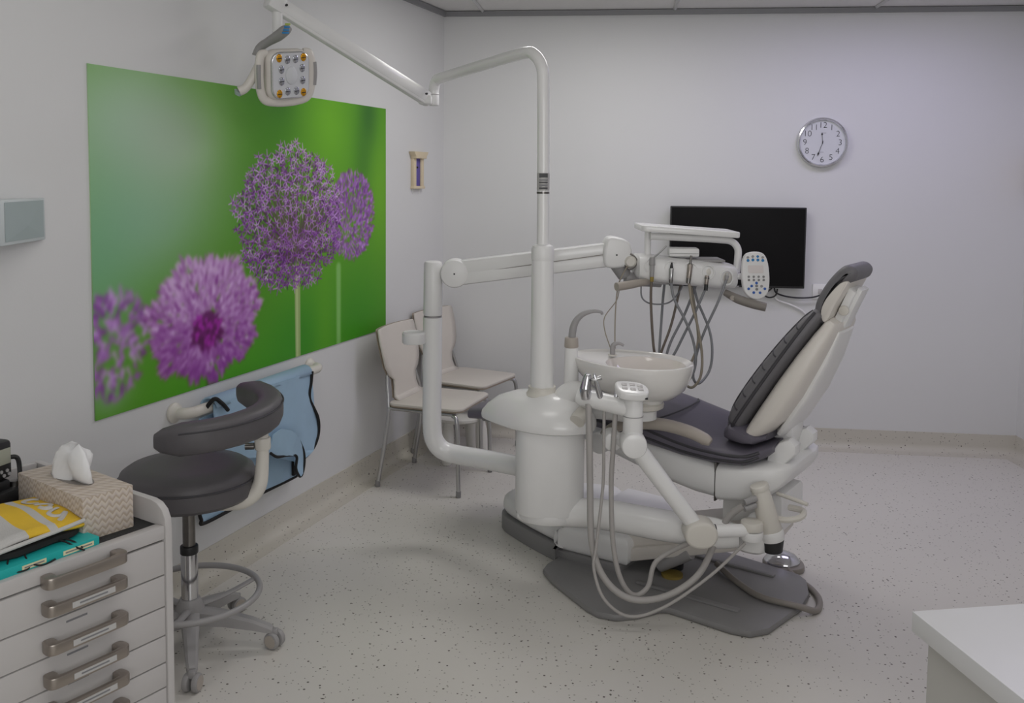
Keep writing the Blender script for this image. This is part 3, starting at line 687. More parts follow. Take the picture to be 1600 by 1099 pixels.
# cup filler
fx, fy = .246, 3.735
W(MB().tube([(.215, 3.72, .745), (.225, 3.715, .79), (.26, 3.70, .82), (.31, 3.69, .812), (.35, 3.69, .80)], [.05, .052, .045, .036, .03], 20), 'filler_elbow', WHITE2, t)
W(MB().cyl((fx, fy, .80), (fx-.002, fy, .995), .031, .026, n=28), 'filler_tube', WHITE, t)
W(MB().cyl((fx-.002, fy, .993), (fx-.002, fy, 1.035), .029, .027, n=28, bev=.004), 'filler_collar', TAUPE, t)
W(MB().tube([(fx, fy, 1.03), (fx+.004, fy, 1.07), (fx+.018, fy, 1.105), (fx+.045, fy, 1.13), (fx+.085, fy, 1.142), (fx+.115, fy, 1.138), (fx+.12, fy, 1.128)], [.015, .015, .013, .011, .008, .006, .005], 14), 'filler_spout', GREYP2, t)
W(MB().tube([(.30, 3.62, .765), (.275, 3.60, .745), (.26, 3.58, .73)], .03, 16), 'arm_boss', CREAM, t)

# ------------------------------------------------------------------ delivery system
t = DE = thing('instrument_delivery_unit', 'white instrument console on a jointed arm in front of the television', 'dental console', (-.355, 4.2, .35), 0)
W(MB().tube([(.10, 3.86, .45), (-.10, 4.06, .425), (-.235, 4.175, .412), (-.305, 4.198, .425), (-.345, 4.2, .47), (-.357, 4.2, .545), (-.357, 4.2, .75), (-.356, 4.2, 1.04)], .043, 24), 'riser_tube', WHITE, t)
W(MB().cyl((-.356, 4.2, 1.038), (-.356, 4.2, 1.046), .0415, n=28), 'riser_seam', GREYP2, t)
W(MB().cyl((-.356, 4.2, 1.045), (-.355, 4.2, 1.295), .043, .041, n=28, bev=.012), 'riser_head', WHITE2, t)
W(MB().lathe([(.05, 0), (.054, .006), (.054, .045), (.048, .052)], 32, Matrix.Translation((-.437, 4.17, .925))), 'round_bracket', WHITE2, t)
W(MB().cyl((-.437, 4.18, .95), (-.36, 4.2, .95), .018, n=14), 'bracket_stem', WHITE2, t)
jd = Vector((-.256, 4.2, 1.243)); je = Vector((.455, 4.1, 1.352))
W(MB().cyl(jd+Vector((0, -.055, 0)), jd+Vector((0, .05, 0)), .064, n=40, bev=.014), 'arm_joint', WHITE2, t)
W(MB().cyl(jd+Vector((0, -.057, 0)), jd+Vector((0, -.05, 0)), .004, n=10), 'joint_screw', BLACK, t)
W(beam(MB(), jd+Vector((.0, 0, .022)), je+Vector((-.0, 0, .014)), .085, .064, .012), 'arm_upper_cover', WHITE, t)
W(beam(MB(), jd+Vector((.0, 0, -.026)), je+Vector((0, 0, -.028)), .085, .062, .014), 'arm_lower_cover', WHITE2, t)
W(beam(MB(), jd+Vector((.03, 0, -.004)), je+Vector((-.03, 0, -.006)), .0862, .003, .0), 'arm_seam', DTAUPE, t)
eo = smooth_outline([(-.045, .06), (.03, .06), (.062, .03), (.062, -.03), (.03, -.062), (-.05, -.055)], 5)
W(MB().prism(eo, -.06, .06, .014, 3, M=Matrix.Translation(je) @ RX90), 'arm_end_joint', WHITE2, t)
W(MB().cyl(je+Vector((0, -.061, -.008)), je+Vector((0, -.058, -.008)), .004, n=10), 'joint_screw', BLACK, t)
W(MB().cyl((.47, 4.10, 1.31), (.50, 4.10, 1.24), .045, .03, n=24, bev=.006), 'console_neck', GREYP2, t)
W(MB().cyl((.50, 4.10, 1.235), (.66, 4.12, 1.225), .03, n=20), 'console_mount', GREYP2, t)
W(MB().lathe([(.028, 0), (.03, .006), (.026, .02), (.018, .03)], 24, Matrix.Translation((.515, 4.06, 1.315)) @ RX90), 'neck_dial', CREAM, t)
W(MB().tube([(.515, 4.045, 1.315+.034), (.515+.03, 4.045, 1.315), (.515, 4.045, 1.315-.034), (.515-.03, 4.045, 1.315)], .004, 8, closed=True), 'dial_ring', DSTEEL, t)
# console body: slightly curved bar
def cpt(u): return Vector((.535+.455*u, 4.13-.035*math.sin(PI*u), 1.292-.042*u-.0*u))
rings = []
for u, k in ((0, .45), (.012, .72), (.04, .93), (.12, 1), (.3, 1), (.5, 1), (.7, 1), (.88, .98), (.96, .90), (.99, .7), (1.0, .45)):
    p = cpt(u); rings.append([p + Vector((0, a*k, b*k)) for a, b in sellipse(.115, .056, 4.5, 40)])
W(MB().loft(rings), 'console_body', WHITE2, t)
W(MB().box((.60, 4.03, 1.218), (.90, 4.20, 1.236), .006), 'console_underside', GREYP2, t)
W(MB().box((.74, 4.05, 1.315), (.93, 4.20, 1.327), .01), 'console_mat', GREYP2, t)
HP = [(.600, 1.305, 4.02), (.684, 1.298, 4.005), (.765, 1.292, 4.0), (.842, 1.282, 4.0), (.925, 1.258, 4.01)]
for x, z, y in HP:
    W(MB().ell((x, y+.006, z-.004), (.025, .022, .030)), 'holder_recess', CREAM, t)
    W(MB().tube([(x+.026*math.cos(a), y-.013, z-.004+.031*math.sin(a)) for a in [2*PI*k/16 for k in range(16)]], .004, 8, closed=True, sub=2), 'holder_rim', WHITE2, t)
# handles
W(MB().tube([(.600, 4.03, 1.232), (.55, 4.0, 1.228), (.50, 3.97, 1.222), (.445, 3.94, 1.217)], [.013, .017, .0185, .0185], 16), 'left_handle', TAUPE, t)
W(MB().tube([(.93, 4.05, 1.185), (.98, 4.02, 1.160), (1.04, 3.99, 1.142), (1.09, 3.97, 1.132)], [.014, .02, .02, .019], 16), 'right_handle', DTAUPE, t)
W(MB().cyl((.955, 4.05, 1.165), (.955, 4.01, 1.165), .011, n=14), 'handle_button', TAUPE, t)
# tray on its rail
W(MB().prism(rrect(.43, .27, .025, 5, .772, 4.16), -.012, .014, .005, 2, M=Matrix.Translation((0, 0, 1.448)) @ rotm(0, 3.5, 0) @ Matrix.Translation((0, 0, .047))), 'tray', WHITE, t)
W(MB().cyl((.600, 4.12, 1.32), (.600, 4.12, 1.452), .014, n=16), 'tray_post', WHITE2, t)
W(MB().tube([(.605, 4.08, 1.425), (.75, 4.08, 1.420), (.90, 4.08, 1.413), (.96, 4.08, 1.405), (.988, 4.08, 1.375), (.99, 4.08, 1.33), (.985, 4.08, 1.27)], .0155, 14), 'tray_rail', WHITE2, t)
# keypad panel
KM = Matrix.Translation((1.052, 4.02, 1.262)) @ rotm(-12, 0, 6) @ RX90
W(MB().prism(smooth_outline([(.058, .05), (.040, .094), (0, .104), (-.040, .094), (-.058, .05), (-.060, -.03), (-.045, -.082), (0, -.104), (.045, -.082), (.060, -.03)], 4), -.012, .012, .006, 3, M=KM), 'keypad', WHITE2, t)
kp = [c for c in t.children if c.name.startswith('keypad')][0]
def key(x, y, r, m, nm='button'):
    MB().cyl((x, y, .011), (x, y, .0145), r, n=14, M=KM).build(nm, m, kp, W0)
MB().prism(rrect(.068, .034, .005, 3, 0, .027), .0118, .0135, M=KM).build('display', LCDP, kp, W0)
for i, x in enumerate((-.033, -.011, .011, .033)):
    key(x, .084-.004*abs(i-1.5), .0055, BLUEB if i == 2 else GREYP2); key(x, .068-.002*abs(i-1.5), .0062, BLUEB)
    key(x, -.006, .005, GREYP); key(x, -.020, .005, GREYP)
for x, y, m in ((0, -.033, BLUED), (-.022, -.046, BLUED), (0, -.046, GREYP), (.022, -.047, GREYP2), (0, -.060, GREYP), (-.036, -.058, BLUED), (.036, -.058, BLUED), (-.014, -.074, BLUED), (.014, -.075, BLUED)):
    key(x, y, .0058, m)
W(MB().cyl((.975, 4.06, 1.255), (1.03, 4.04, 1.255), .014, n=14), 'keypad_mount', WHITE2, t)
# white sensor box lying on the console
o = thing('sensor_box', 'small white plastic box lying on top of the instrument console', 'box', (.755, 4.11, 1.348), math.radians(-4))
MB().box((-.066, -.045, -.012), (.066, .045, .026), .008).build('housing', WHITE2, o)
MB().box((-.062, -.0458, .002), (.062, .0458, .004)).build('seam', GREYP2, o)

# handpieces, each with its own hose
def hose(mb, pts, r): return mb.tube(pts, r, 10, 7)
HOSEP = [
 [(0.601,3.985,1.255),(0.599,3.990,1.180),(0.606,4.000,1.068),(0.619,4.000,0.937),(0.642,4.030,0.881),(0.672,4.100,0.924),(0.718,4.140,1.036),(0.761,4.160,1.225)],
 [(0.680,3.970,1.245),(0.695,3.970,1.167),(0.744,3.970,1.074),(0.781,3.970,0.986),(0.795,3.970,0.894),(0.774,3.980,0.817),(0.715,4.000,0.776),(0.655,4.060,0.80),(0.674,4.150,1.072),(0.686,4.160,1.225)],
 [(0.756,3.970,1.251),(0.772,3.970,1.146),(0.799,3.970,1.047),(0.821,3.970,0.922),(0.816,3.970,0.825),(0.782,3.990,0.775),(0.771,4.080,0.80),(0.833,4.130,0.935),(0.825,4.150,1.076),(0.798,4.160,1.225)],
 [(0.831,3.970,1.216),(0.793,3.990,1.108),(0.752,4.010,1.009),(0.708,4.030,0.907),(0.680,4.060,0.872),(0.711,4.120,0.950),(0.777,4.150,1.075),(0.833,4.160,1.225)],
 [(0.920,3.985,1.245),(0.884,3.980,1.146),(0.839,4.000,1.029),(0.809,4.020,0.921),(0.795,4.020,0.819),(0.823,4.030,0.785),(0.877,4.080,0.830),(0.893,4.100,0.912),(0.883,4.130,1.008),(0.832,4.150,1.134),(0.810,4.160,1.225)]]
HL = ['grey three-way syringe in the console holder nearest the beige handle', 'slim steel handpiece with a black tip on a crossing grey hose', 'tall dark steel handpiece on a tan hose in the middle holder',
      'short dark steel coupling on a grey hose in the fourth holder', 'empty-tipped grey hose end in the console holder beside the keypad']
HM = [HOSEB, HOSEG, HOSET, HOSEG, HOSEG]
for i, (x, z, y) in enumerate(HP):
    h = thing('dental_handpiece', HL[i], 'handpiece', (x, y-.02, z-.05), 0, 'handpieces on the console')
    p0 = Vector(HOSEP[i][0]); e = Vector((x, y-.018, z))
    W(hose(MB(), HOSEP[i], .0058), 'hose', HM[i], h)
    up = (e-p0).normalized(); up = (up*.4+Vector((.05, .05, 1))*.6).normalized()
    if i == 0:
        W(MB().cyl(p0, p0+up*.055, .009, .011, bev=.002), 'body', GREYP2, h); W(MB().cyl(p0+up*.05, p0+up*.085, .013, .012, bev=.003), 'head', GREYP2, h)
        W(MB().cyl(p0-up*.02, p0+up*.01, .0075, .009), 'collar', OCHRE, h); W(MB().tube([p0+up*.08, p0+up*.10+Vector((.03, 0, .005)), p0+up*.115+Vector((.06, 0, .02))], .0035, 8), 'nozzle', STEEL, h)
    elif i == 1:
        W(MB().cyl(p0, p0+up*.05, .009, .0105, bev=.002), 'body', STEEL, h); W(MB().cyl(p0+up*.05, p0+up*.075, .0075, .003), 'tip', BLACK, h); W(MB().cyl(p0-up*.012, p0+up*.004, .0075, .009), 'collar', DSTEEL, h)
    elif i == 2:
        W(MB().cyl(p0, p0+up*.062, .0105, .012, bev=.002), 'body', NICKEL, h); W(MB().cyl(p0+up*.06, p0+up*.10, .0055, .005), 'tip', DSTEEL, h); W(MB().cyl(p0-up*.02, p0+up*.004, .009, .0105), 'collar', DSTEEL, h)
    elif i == 3:
        W(MB().cyl(p0+up*.01, p0+up*.05, .0085, .009, bev=.002), 'body', NICKEL, h); W(MB().cyl(p0-up*.015, p0+up*.012, .008, .0085), 'collar', BLACK, h); W(MB().cyl(p0+up*.035, p0+up*.042, .0105), 'ring', DSTEEL, h)
    else:
        W(MB().cyl(p0, p0+up*.02, .0075, .010, bev=.002), 'collar', GREYP2, h); W(MB().cyl(p0+up*.018, p0+up*.03, .006), 'tip', STEEL, h)
o = W(MB().tube([(0.516,4.050,1.318),(0.464,4.000,1.233),(0.446,3.950,1.157),(0.437,3.900,1.055),(0.43,3.82,0.975)], .0028, 8), 'thin_tube', HOSET, None); tag(o, 'thin brown tube hanging from the console neck to the bowl spout', 'tube')
o = W(MB().tube([(0.462,3.985,1.20),(0.448,3.960,1.155),(0.396,3.920,1.092),(0.392,3.880,1.041),(0.412,3.83,0.975)], .0022, 8), 'thin_loop_tube', HOSET, None); tag(o, 'thinner tube bowing outwards beside the straight tube above the bowl', 'tube')
o = W(MB().tube([(0.561,4.020,1.225),(0.565,4.020,1.162),(0.609,4.030,1.134),(0.692,4.080,1.133),(0.750,4.140,1.177),(.77,4.15,1.222)], .0035, 8), 'sensor_cable', HOSEG, None); tag(o, 'thin grey cable looping below the beige console handle', 'cable')

# ------------------------------------------------------------------ assistant's suction arm
t = AS = thing('suction_holder', 'white jointed suction holder arm hanging in front of the chair', 'suction arm', (.455, 3.40, .3), 0)
W(MB().cyl((.255, 3.50, .852), (.46, 3.40, .824), .034, n=28, bev=.012), 'holder_tube', WHITE, t)
W(MB().tube([(.30, 3.62, .79), (.285, 3.56, .82), (.275, 3.50, .848)], .024, 14), 'holder_root', WHITE2, t)
W(MB().cyl((.454, 3.40, .735), (.454, 3.40, .885), .037, .035, n=32, bev=.006), 'post', WHITE2, t)
W(MB().cyl((.454, 3.40, .80), (.454, 3.40, .803), .0378, n=32), 'post_seam', GREYP2, t)
tm = Matrix.Translation((.448, 3.39, .895)) @ rotm(14, 4, 0)
W(MB().prism(smooth_outline([(-.056, .045), (.02, .052), (.055, .02), (.055, -.03), (.02, -.05), (-.04, -.045), (-.06, -.01)], 4), -.016, .016, .008, 3, M=tm), 'control_head', WHITE, t)
chd = [c for c in t.children if c.name.startswith('control_head')][0]
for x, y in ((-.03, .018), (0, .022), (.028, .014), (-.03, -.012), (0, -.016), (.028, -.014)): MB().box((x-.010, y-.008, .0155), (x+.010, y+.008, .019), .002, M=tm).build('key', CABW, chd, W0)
W(MB().box((.46, 3.35, .874), (.50, 3.40, .880)), 'head_slot', BLACK, t)
kj = Vector((.455, 3.40, .700))
W(MB().cyl(kj+Vector((0, -.055, 0)), kj+Vector((0, .05, 0)), .048, n=36, bev=.012), 'elbow_joint', WHITE, t)
W(MB().cyl(kj+Vector((-.07, .04, -.012)), kj+Vector((-.07, .13, -.012)), .036, n=28, bev=.01), 'mount_joint', WHITE2, t)
W(MB().cyl(kj+Vector((-.07, .09, -.012)), kj+Vector((0, .02, 0)), .028, n=20), 'mount_link', WHITE2, t)
lj = Vector((.706, 3.38, .372))
W(MB().cyl(kj, lj, .034, .030, n=28), 'lower_strut', WHITE, t)
W(MB().prism(sellipse(.060, .050, 2.2, 40), -.05, .05, .012, 3, M=Matrix.Translation(lj) @ RX90), 'lower_joint', CREAM, t)
W(MB().cyl(lj+Vector((.05, 0, .002)), (.885, 3.39, .375), .024, n=24), 'wrist_tube', WHITE2, t)
W(MB().cyl(lj+Vector((.056, 0, .002)), lj+Vector((.060, 0, .002)), .0255, n=24), 'wrist_seam', BLACK, t)
W(MB().cyl((.905, 3.40, .336), (.905, 3.40, .372), .040, .043, n=32, bev=.006), 'wrist_base', WHITE2, t)
W(MB().cyl((.905, 3.40, .374), (.905, 3.40, .408), .043, .041, n=32, bev=.006), 'wrist_cap', CREAM, t)
W(MB().cyl((.955, 3.42, .375), (.965, 3.405, .375), .008, n=12), 'clamp_screw', STEEL, t)
c0, c1 = Vector((.985, 3.43, .355)), Vector((.940, 3.43, .520))
W(MB().cyl(c0, c1, .044, .033, n=32, bev=.006), 'filter_cup', CREAM, t)
W(MB().cyl(c0+Vector((.008, 0, -.03)), c0+Vector((0, 0, .01)), .045, .046, n=32, bev=.004), 'filter_ring', WHITE2, t)
W(MB().cyl(c0+Vector((.012, 0, -.075)), c0+Vector((.008, 0, -.03)), .034, .042, n=28), 'filter_bottom', BLACK, t)
W(MB().cyl(c1-Vector((-.001, 0, .004)), c1+Vector((-.006, 0, .016)), .036, .035, n=32, bev=.005), 'filter_lid', CREAM, t)
for dz in (-.03, -.055):
    p = c1+Vector((-.02, -.02, dz)); W(MB().cyl(p, p+Vector((-.045, -.012, -.012)), .012, n=14), 'hose_spigot', GREYP2, t)
SH = [('suction_handpiece', 'large chrome suction handpiece on a thick grey hose', .0125, [(0.293,3.455,0.83),(0.297,3.435,.70),(0.301,3.420,0.527),(0.310,3.400,0.314),(0.357,3.370,0.192),(0.451,3.350,0.126),(0.581,3.350,0.137),(0.701,3.37,0.208),(0.776,3.430,0.310),(0.826,3.440,0.405),(0.875,3.41,0.462)]),
      ('saliva_ejector', 'slim chrome saliva ejector valve on the thinnest suction hose', .006, [(0.351,3.44,0.81),(0.35,3.425,.68),(0.349,3.420,0.527),(0.325,3.380,0.322),(0.315,3.360,0.233),(0.354,3.330,0.130),(0.449,3.330,0.068),(0.578,3.330,0.108),(0.744,3.350,0.217),(0.878,3.385,0.328)]),
      ('air_syringe', 'small chrome syringe beside the white control head on a grey hose', .0095, [(0.392,3.43,0.81),(0.386,3.425,.68),(0.380,3.420,0.528),(0.390,3.410,0.311),(0.420,3.400,0.179),(0.469,3.400,0.118),(0.524,3.420,0.139),(0.551,3.440,0.221),(0.610,3.450,0.264),(0.70,3.43,0.318)])]
for i, (n_, l_, r_h, pts) in enumerate(SH):
    h = thing(n_, l_, 'suction tip', pts[0], 0)
    W(MB().tube(pts, r_h, 12, 8), 'hose', HOSES, h)
    p = Vector(pts[0])
    if i == 0:
        W(MB().tube([p+Vector((-.008, 0, .02)), p+Vector((-.012, 0, .055)), p+Vector((-.006, 0, .10)), p+Vector((-.003, 0, .115))], [.019, .023, .016, .010], 18), 'body', CHROME, h)
    elif i == 1:
        W(MB().tube([p+Vector((-.004, 0, .015)), p+Vector((-.018, 0, .06)), p+Vector((-.034, 0, .115)), p+Vector((-.040, 0, .14))], [.012, .012, .009, .004], 14), 'body', CHROME, h)
        W(MB().cyl(p+Vector((-.05, 0, .112)), p+Vector((-.012, 0, .125)), .009, n=14, bev=.002), 'valve', STEEL, h)
    else:
        W(MB().cyl(p+Vector((-.001, 0, .0)), p+Vector((.002, 0, .075)), .010, .008, n=16, bev=.003), 'body', CHROME, h)
# foot pedal
t = thing('foot_pedal', 'round chrome foot pedal with a grey rubber rim on the floor', 'foot pedal', (1.185, 3.945, 0), 0)
MB().prism([(x*1.02, y) for x, y in smooth_outline([(-.08, 0), (-.06, -.055), (0, -.09), (.065, -.075), (.088, -.02), (.075, .05), (0, .08), (-.06, .055)], 4)], 0, .026, .006).build('base', DTAUPE, t)
MB().lathe([(.076, .024), (.076, .034), (.06, .052), (.035, .064), (.012, .070), (.001, .071)], 36).build('dome', CHROME, t)
W(MB().tube([(1.19, 3.87, .018), (1.205, 3.80, .012), (1.235, 3.70, .012), (1.235, 3.60, .012), (1.19, 3.505, .014), (1.11, 3.485, .042), (.992, 3.553, .044), (.926, 3.697, .044), (.882, 3.852, .05)], .0125, 12), 'cable', DTAUPE, t)

# ------------------------------------------------------------------ operating lamp
t = thing('operating_lamp', 'white operating lamp head on a long bent pole above the chair', 'dental lamp', (PX, PY, 1.40), 0)
W(MB().tube([(.124, 3.75, 1.395), (.122, 3.75, 1.75), (.118, 3.75, 2.04), (.112, 3.757, 2.115), (.082, 3.80, 2.168), (.035, 3.87, 2.182), (-.16, 4.16, 2.16), (-.34, 4.43, 2.138), (-.368, 4.472, 2.126), (-.378, 4.487, 2.095), (-.380, 4.49, 2.07)], .0245, 20, 7), 'pole', WHITE, t)
W(MB().lathe([(.0252, 0), (.0252, .07)], 24, Matrix.Translation((.1225, 3.75, 1.625))), 'rating_label', PAPER, t)
rl = [c for c in t.children if c.name.startswith('rating_label')][0]
for z, h, m in ((.052, .016, BLACK), (.040, .004, INKG), (.030, .004, INK), (.018, .006, INKG), (.006, .006, INK)):
    W(MB().box((.1225-.017, 3.75-.0262, 1.625+z), (.1225+.017, 3.75-.012, 1.625+z+h)), 'print', m, rl)
W(MB().cyl((.1225, 3.75, 1.612), (.1225, 3.75, 1.62), .0256, n=24), 'pole_band', DSTEEL, t)
W(MB().cyl((-.380, 4.49, 2.075), (-.380, 4.49, 2.012), .0255, n=24, bev=.006), 'knuckle', WHITE2, t)
W(MB().cyl((-.380, 4.49, 2.066), (-.380, 4.49, 2.063), .0262, n=24), 'knuckle_seam', GREYP2, t)
pa, pb = Vector((-.405, 4.47, 2.045)), Vector((-.985, 3.885, 2.385))
W(beam(MB(), pa, pb, .055, .062, .018), 'balance_arm', WHITE, t)
W(beam(MB(), pa+Vector((0, 0, -.028)), pb+Vector((0, 0, -.028)), .042, .028, .012), 'arm_underside', WHITE2, t)
W(MB().box((-.45, 4.43, 2.015), (-.385, 4.51, 2.06), .012), 'arm_knuckle', WHITE2, t)
for q in (pa+(pb-pa)*.05, pa+(pb-pa)*.955):
    W(MB().cyl(q+Vector((.024, -.026, 0)), q+Vector((.03, -.034, 0)), .005, n=10), 'arm_screw', BLACK, t)
W(beam(MB(), pb+Vector((.03, .03, -.02)), pb+Vector((-.02, -.02, .01)), .06, .075, .015), 'arm_end', WHITE2, t)
hx, hy = -.972, 3.895
W(MB().cyl((hx, hy, 2.26), (hx, hy, 2.36), .022, .0205, n=24), 'head_stem', WHITE2, t)
W(MB().tube([(hx+.058, hy-.055, 2.272), (hx+.04, hy-.045, 2.262), (hx+.005, hy-.02, 2.243), (hx-.04, hy+.0, 2.222), (hx-.075, hy+.01, 2.20), (hx-.09, hy+.012, 2.165)], [.018, .026, .026, .021, .021, .024], 18, flat=.8), 'switch_neck', GREYP2, t)
for k, m in enumerate((GREENB, BLUEB, BLUEB, BLUEB)):
    W(MB().box((hx+.040+.004*(2-k), hy-.077, 2.279-k*.0115), (hx+.066+.002*(2-k), hy-.071, 2.287-k*.0115), .002), 'switch', m, t)
HMx = Matrix.Translation((-.918, 3.865, 2.085)) @ rotm(0, 0, 47) @ rotm(12, 0, 0) @ rotm(0, -8, 0)
hd = MB().prism(rrect(.195, .205, .045, 8), -.055, .0, .02, 3, M=HMx @ RX90).build('head_housing', IVORY, t, W0)
W(MB().prism(rrect(.178, .192, .042, 8), -.002, .012, .006, 3, M=HMx @ RX90), 'head_face', SILVER, t)
hf = [c for c in t.children if c.name.startswith('head_face')][0]
MB().prism(rrect(.166, .18, .038, 8), .0115, .0125, M=HMx @ RX90).build('face_plate', DIAL, hf, W0)
for x, z, m in ((-.056, .072, AMBER), (.058, .072, AMBER), (-.056, -.072, AMBER), (.058, -.072, AMBER), (-.018, .064, LEDG), (.020, .066, LEDG), (-.046, .026, LEDG), (.052, .028, LEDG), (-.046, -.022, LEDG), (.054, -.022, LEDG), (-.018, -.064, LEDG), (.024, -.064, LEDG)):
    MB().lathe([(.0125, .012), (.0125, .0155), (.009, .0175), (.002, .0185)], 16, HMx @ RX90 @ Matrix.Translation((x, z, 0)) @ Matrix.Diagonal((1, 1.35, 1, 1))).build('reflector', m, hf, W0)
    MB().box((x-.009, z-.0015, .017), (x+.009, z+.0015, .0195), M=HMx @ RX90).build('reflector_bar', BLACK, hf, W0)
MB().lathe([(.028, .012), (.026, .018), (.016, .023), (.001, .025)], 28, HMx @ RX90 @ Matrix.Diagonal((1, 1.35, 1, 1))).build('centre_lens', DIAL, hf, W0)
hv = lambda *a: HMx @ Vector(a)
W(MB().tube([hv(-.085, .03, .088), hv(-.112, .028, .082), hv(-.122, .025, .05), hv(-.124, .024, 0), hv(-.12, .024, -.06), hv(-.10, .024, -.100), hv(-.05, .022, -.112), hv(0, .02, -.114), hv(.05, .022, -.112), hv(.10, .024, -.100), hv(.12, .024, -.06), hv(.124, .024, 0), hv(.122, .025, .05), hv(.112, .028, .082), hv(.085, .03, .088)], [.010]+[.0125]*13+[.010], 14, flat=1.5), 'grip_loop', IVORY, t)
for sx in (-1, 1):
    W(MB().tube([hv(sx*.132, .016, .045), hv(sx*.134, .014, 0), hv(sx*.131, .016, -.05)], .009, 10), 'grip_pad', GREYP2, t)
W(MB().tube([HMx @ Vector((-.10, .05, .07)), HMx @ Vector((-.13, .055, .0)), HMx @ Vector((-.165, .06, -.05)), HMx @ Vector((-.19, .07, -.065))], [.012, .018, .018, .02], 12), 'rear_yoke', IVORY, t)
W(MB().cyl(HMx @ Vector((-.19, .07, -.065)), HMx @ Vector((-.195, .075, -.08)), .02, .012, n=14), 'yoke_end', AQUAF, t)

# ------------------------------------------------------------------ waiting chairs
def copy_tree(o, parent=None):
    c = o.copy(); COL.objects.link(c)
    if parent is not None: c.parent = parent; c.matrix_parent_inverse = o.matrix_parent_inverse.copy(); c.matrix_basis = o.matrix_basis.copy()
    for ch_ in list(o.children): copy_tree(ch_, c)
    return c
t = wc = thing('visitor_chair', 'beige visitor chair with steel tube legs beside the mural wall', 'chair', (-.397, 5.07, 0), RL, 'beige visitor chairs in the corner')
hw, hd_ = .215, .21
sq = [(-.215, -.23), (.215, -.23), (.225, .10), (.20, .20), (-.20, .20), (-.225, .10)]
bm_pts = rrect(.44, .43, .05, 5, 0, -.01)
MB().prism(bm_pts, .447, .462, .005).build('seat', BEIGE, t)
MB().prism([(x*.995, y*.995-.0) for x, y in bm_pts], .441, .448).build('seat_underside', PLY, t)
# back shell: sweeps up from the seat, narrow waist, wide top
def backshell(off, k=1.0):
    rows = [(.165, .455, .15), (.198, .475, .145), (.208, .52, .13), (.213, .57, .13), (.217, .60, .175), (.224, .65, .205), (.236, .72, .215), (.252, .79, .218), (.264, .845, .212), (.266, .852, .205)]
    V, F = [], []
    for y, z, w in rows:
        for j in range(9):
            u = -1+2*j/8; V.append((u*w*k, y+.025*(1-u*u)*((z-.45)/.4)+off, z))
    for i in range(len(rows)-1):
        for j in range(8): F.append((i*9+j, i*9+j+1, (i+1)*9+j+1, (i+1)*9+j))
    return V, F
V, F = backshell(0); mb = MB(); mb.faces(V, F); o = mb.build('backrest', BEIGE, t); md = o.modifiers.new('th', 'SOLIDIFY'); md.thickness = .011; md.offset = 1
V, F = backshell(.013, .985); mb = MB(); mb.faces(V, F); o = mb.build('backrest_rear', PLY, t); md = o.modifiers.new('th', 'SOLIDIFY'); md.thickness = .003; md.offset = 1
for s_ in (-1, 1):
    for pts in ([(s_*.205, -.175, .425), (s_*.222, -.205, .40), (s_*.226, -.215, .25), (s_*.228, -.22, .012)],
                [(s_*.155, .232, .60), (s_*.175, .222, .54), (s_*.195, .205, .46), (s_*.205, .20, .40), (s_*.218, .215, .25), (s_*.226, .255, .012)]):
        l = MB().tube(pts, .0115, 12).build('leg', STEEL, t)
        p = Vector(pts[-1]); MB().cyl(p+Vector((0, 0, -.012)), p+Vector((0, 0, .022)), .014, n=14, bev=.003).build('foot_cap', GREYP, l)
    MB().tube([(s_*.205, -.185, .430), (s_*.205, .0, .430), (s_*.203, .20, .430)], .010, 10).build('side_rail', STEEL, t)
MB().tube([(-.205, -.18, .430), (0, -.18, .430), (.205, -.18, .430)], .010, 10).build('cross_rail', STEEL, t)
c2 = copy_tree(wc); c2.matrix_basis = Matrix.Translation((-.255, 5.63, 0)) @ Matrix.Rotation(RL-math.radians(8), 4, 'Z')
c2['label'] = 'beige visitor chair tucked into the room corner behind the other chair'
# children's stool
t = thing('childrens_stool', 'small white plastic stool with thick round legs under the visitor chairs', 'stool', (-.30, 5.47, 0), math.radians(20))
MB().lathe([(.16, .245), (.175, .255), (.175, .268), (.16, .278), (.02, .282)], 36).build('seat', STOOLW, t)
for sx in (-1, 1):
    for sy in (-1, 1):
        MB().lathe([(.022, 0), (.028, .01), (.036, .10), (.034, .19), (.026, .25)], 20, Matrix.Translation((sx*.11, sy*.11, 0)) @ rotm(sy*3, -sx*3, 0)).build('leg', STOOLW, t)

# ------------------------------------------------------------------ operator's stool
SX, SY = -1.125, 3.20
t = thing('operator_stool', 'dark grey saddle stool with a curved arm support and wheeled base', 'stool', (SX, SY, 0), 0)
def seatring(k, z): return [(k*.232*math.cos(a), k*.225*math.sin(a), z) for a in [2*PI*i/48 for i in range(48)]]
MB().loft([seatring(.80, .548), seatring(.92, .552), seatring(.985, .566), seatring(1.0, .595), seatring(.995, .625), seatring(.96, .648), seatring(.86, .664), seatring(.6, .670), seatring(.2, .668)]).build('seat', VINYLG, t)
MB().tube([(.233*math.cos(a), .226*math.sin(a), .622) for a in [2*PI*i/40 for i in range(40)]], .0035, 6, closed=True, sub=2).build('seam_piping', PIPE, t)
MB().lathe([(.05, .515), (.14, .53), (.17, .549)], 36).build('seat_pan', BLACK, t)
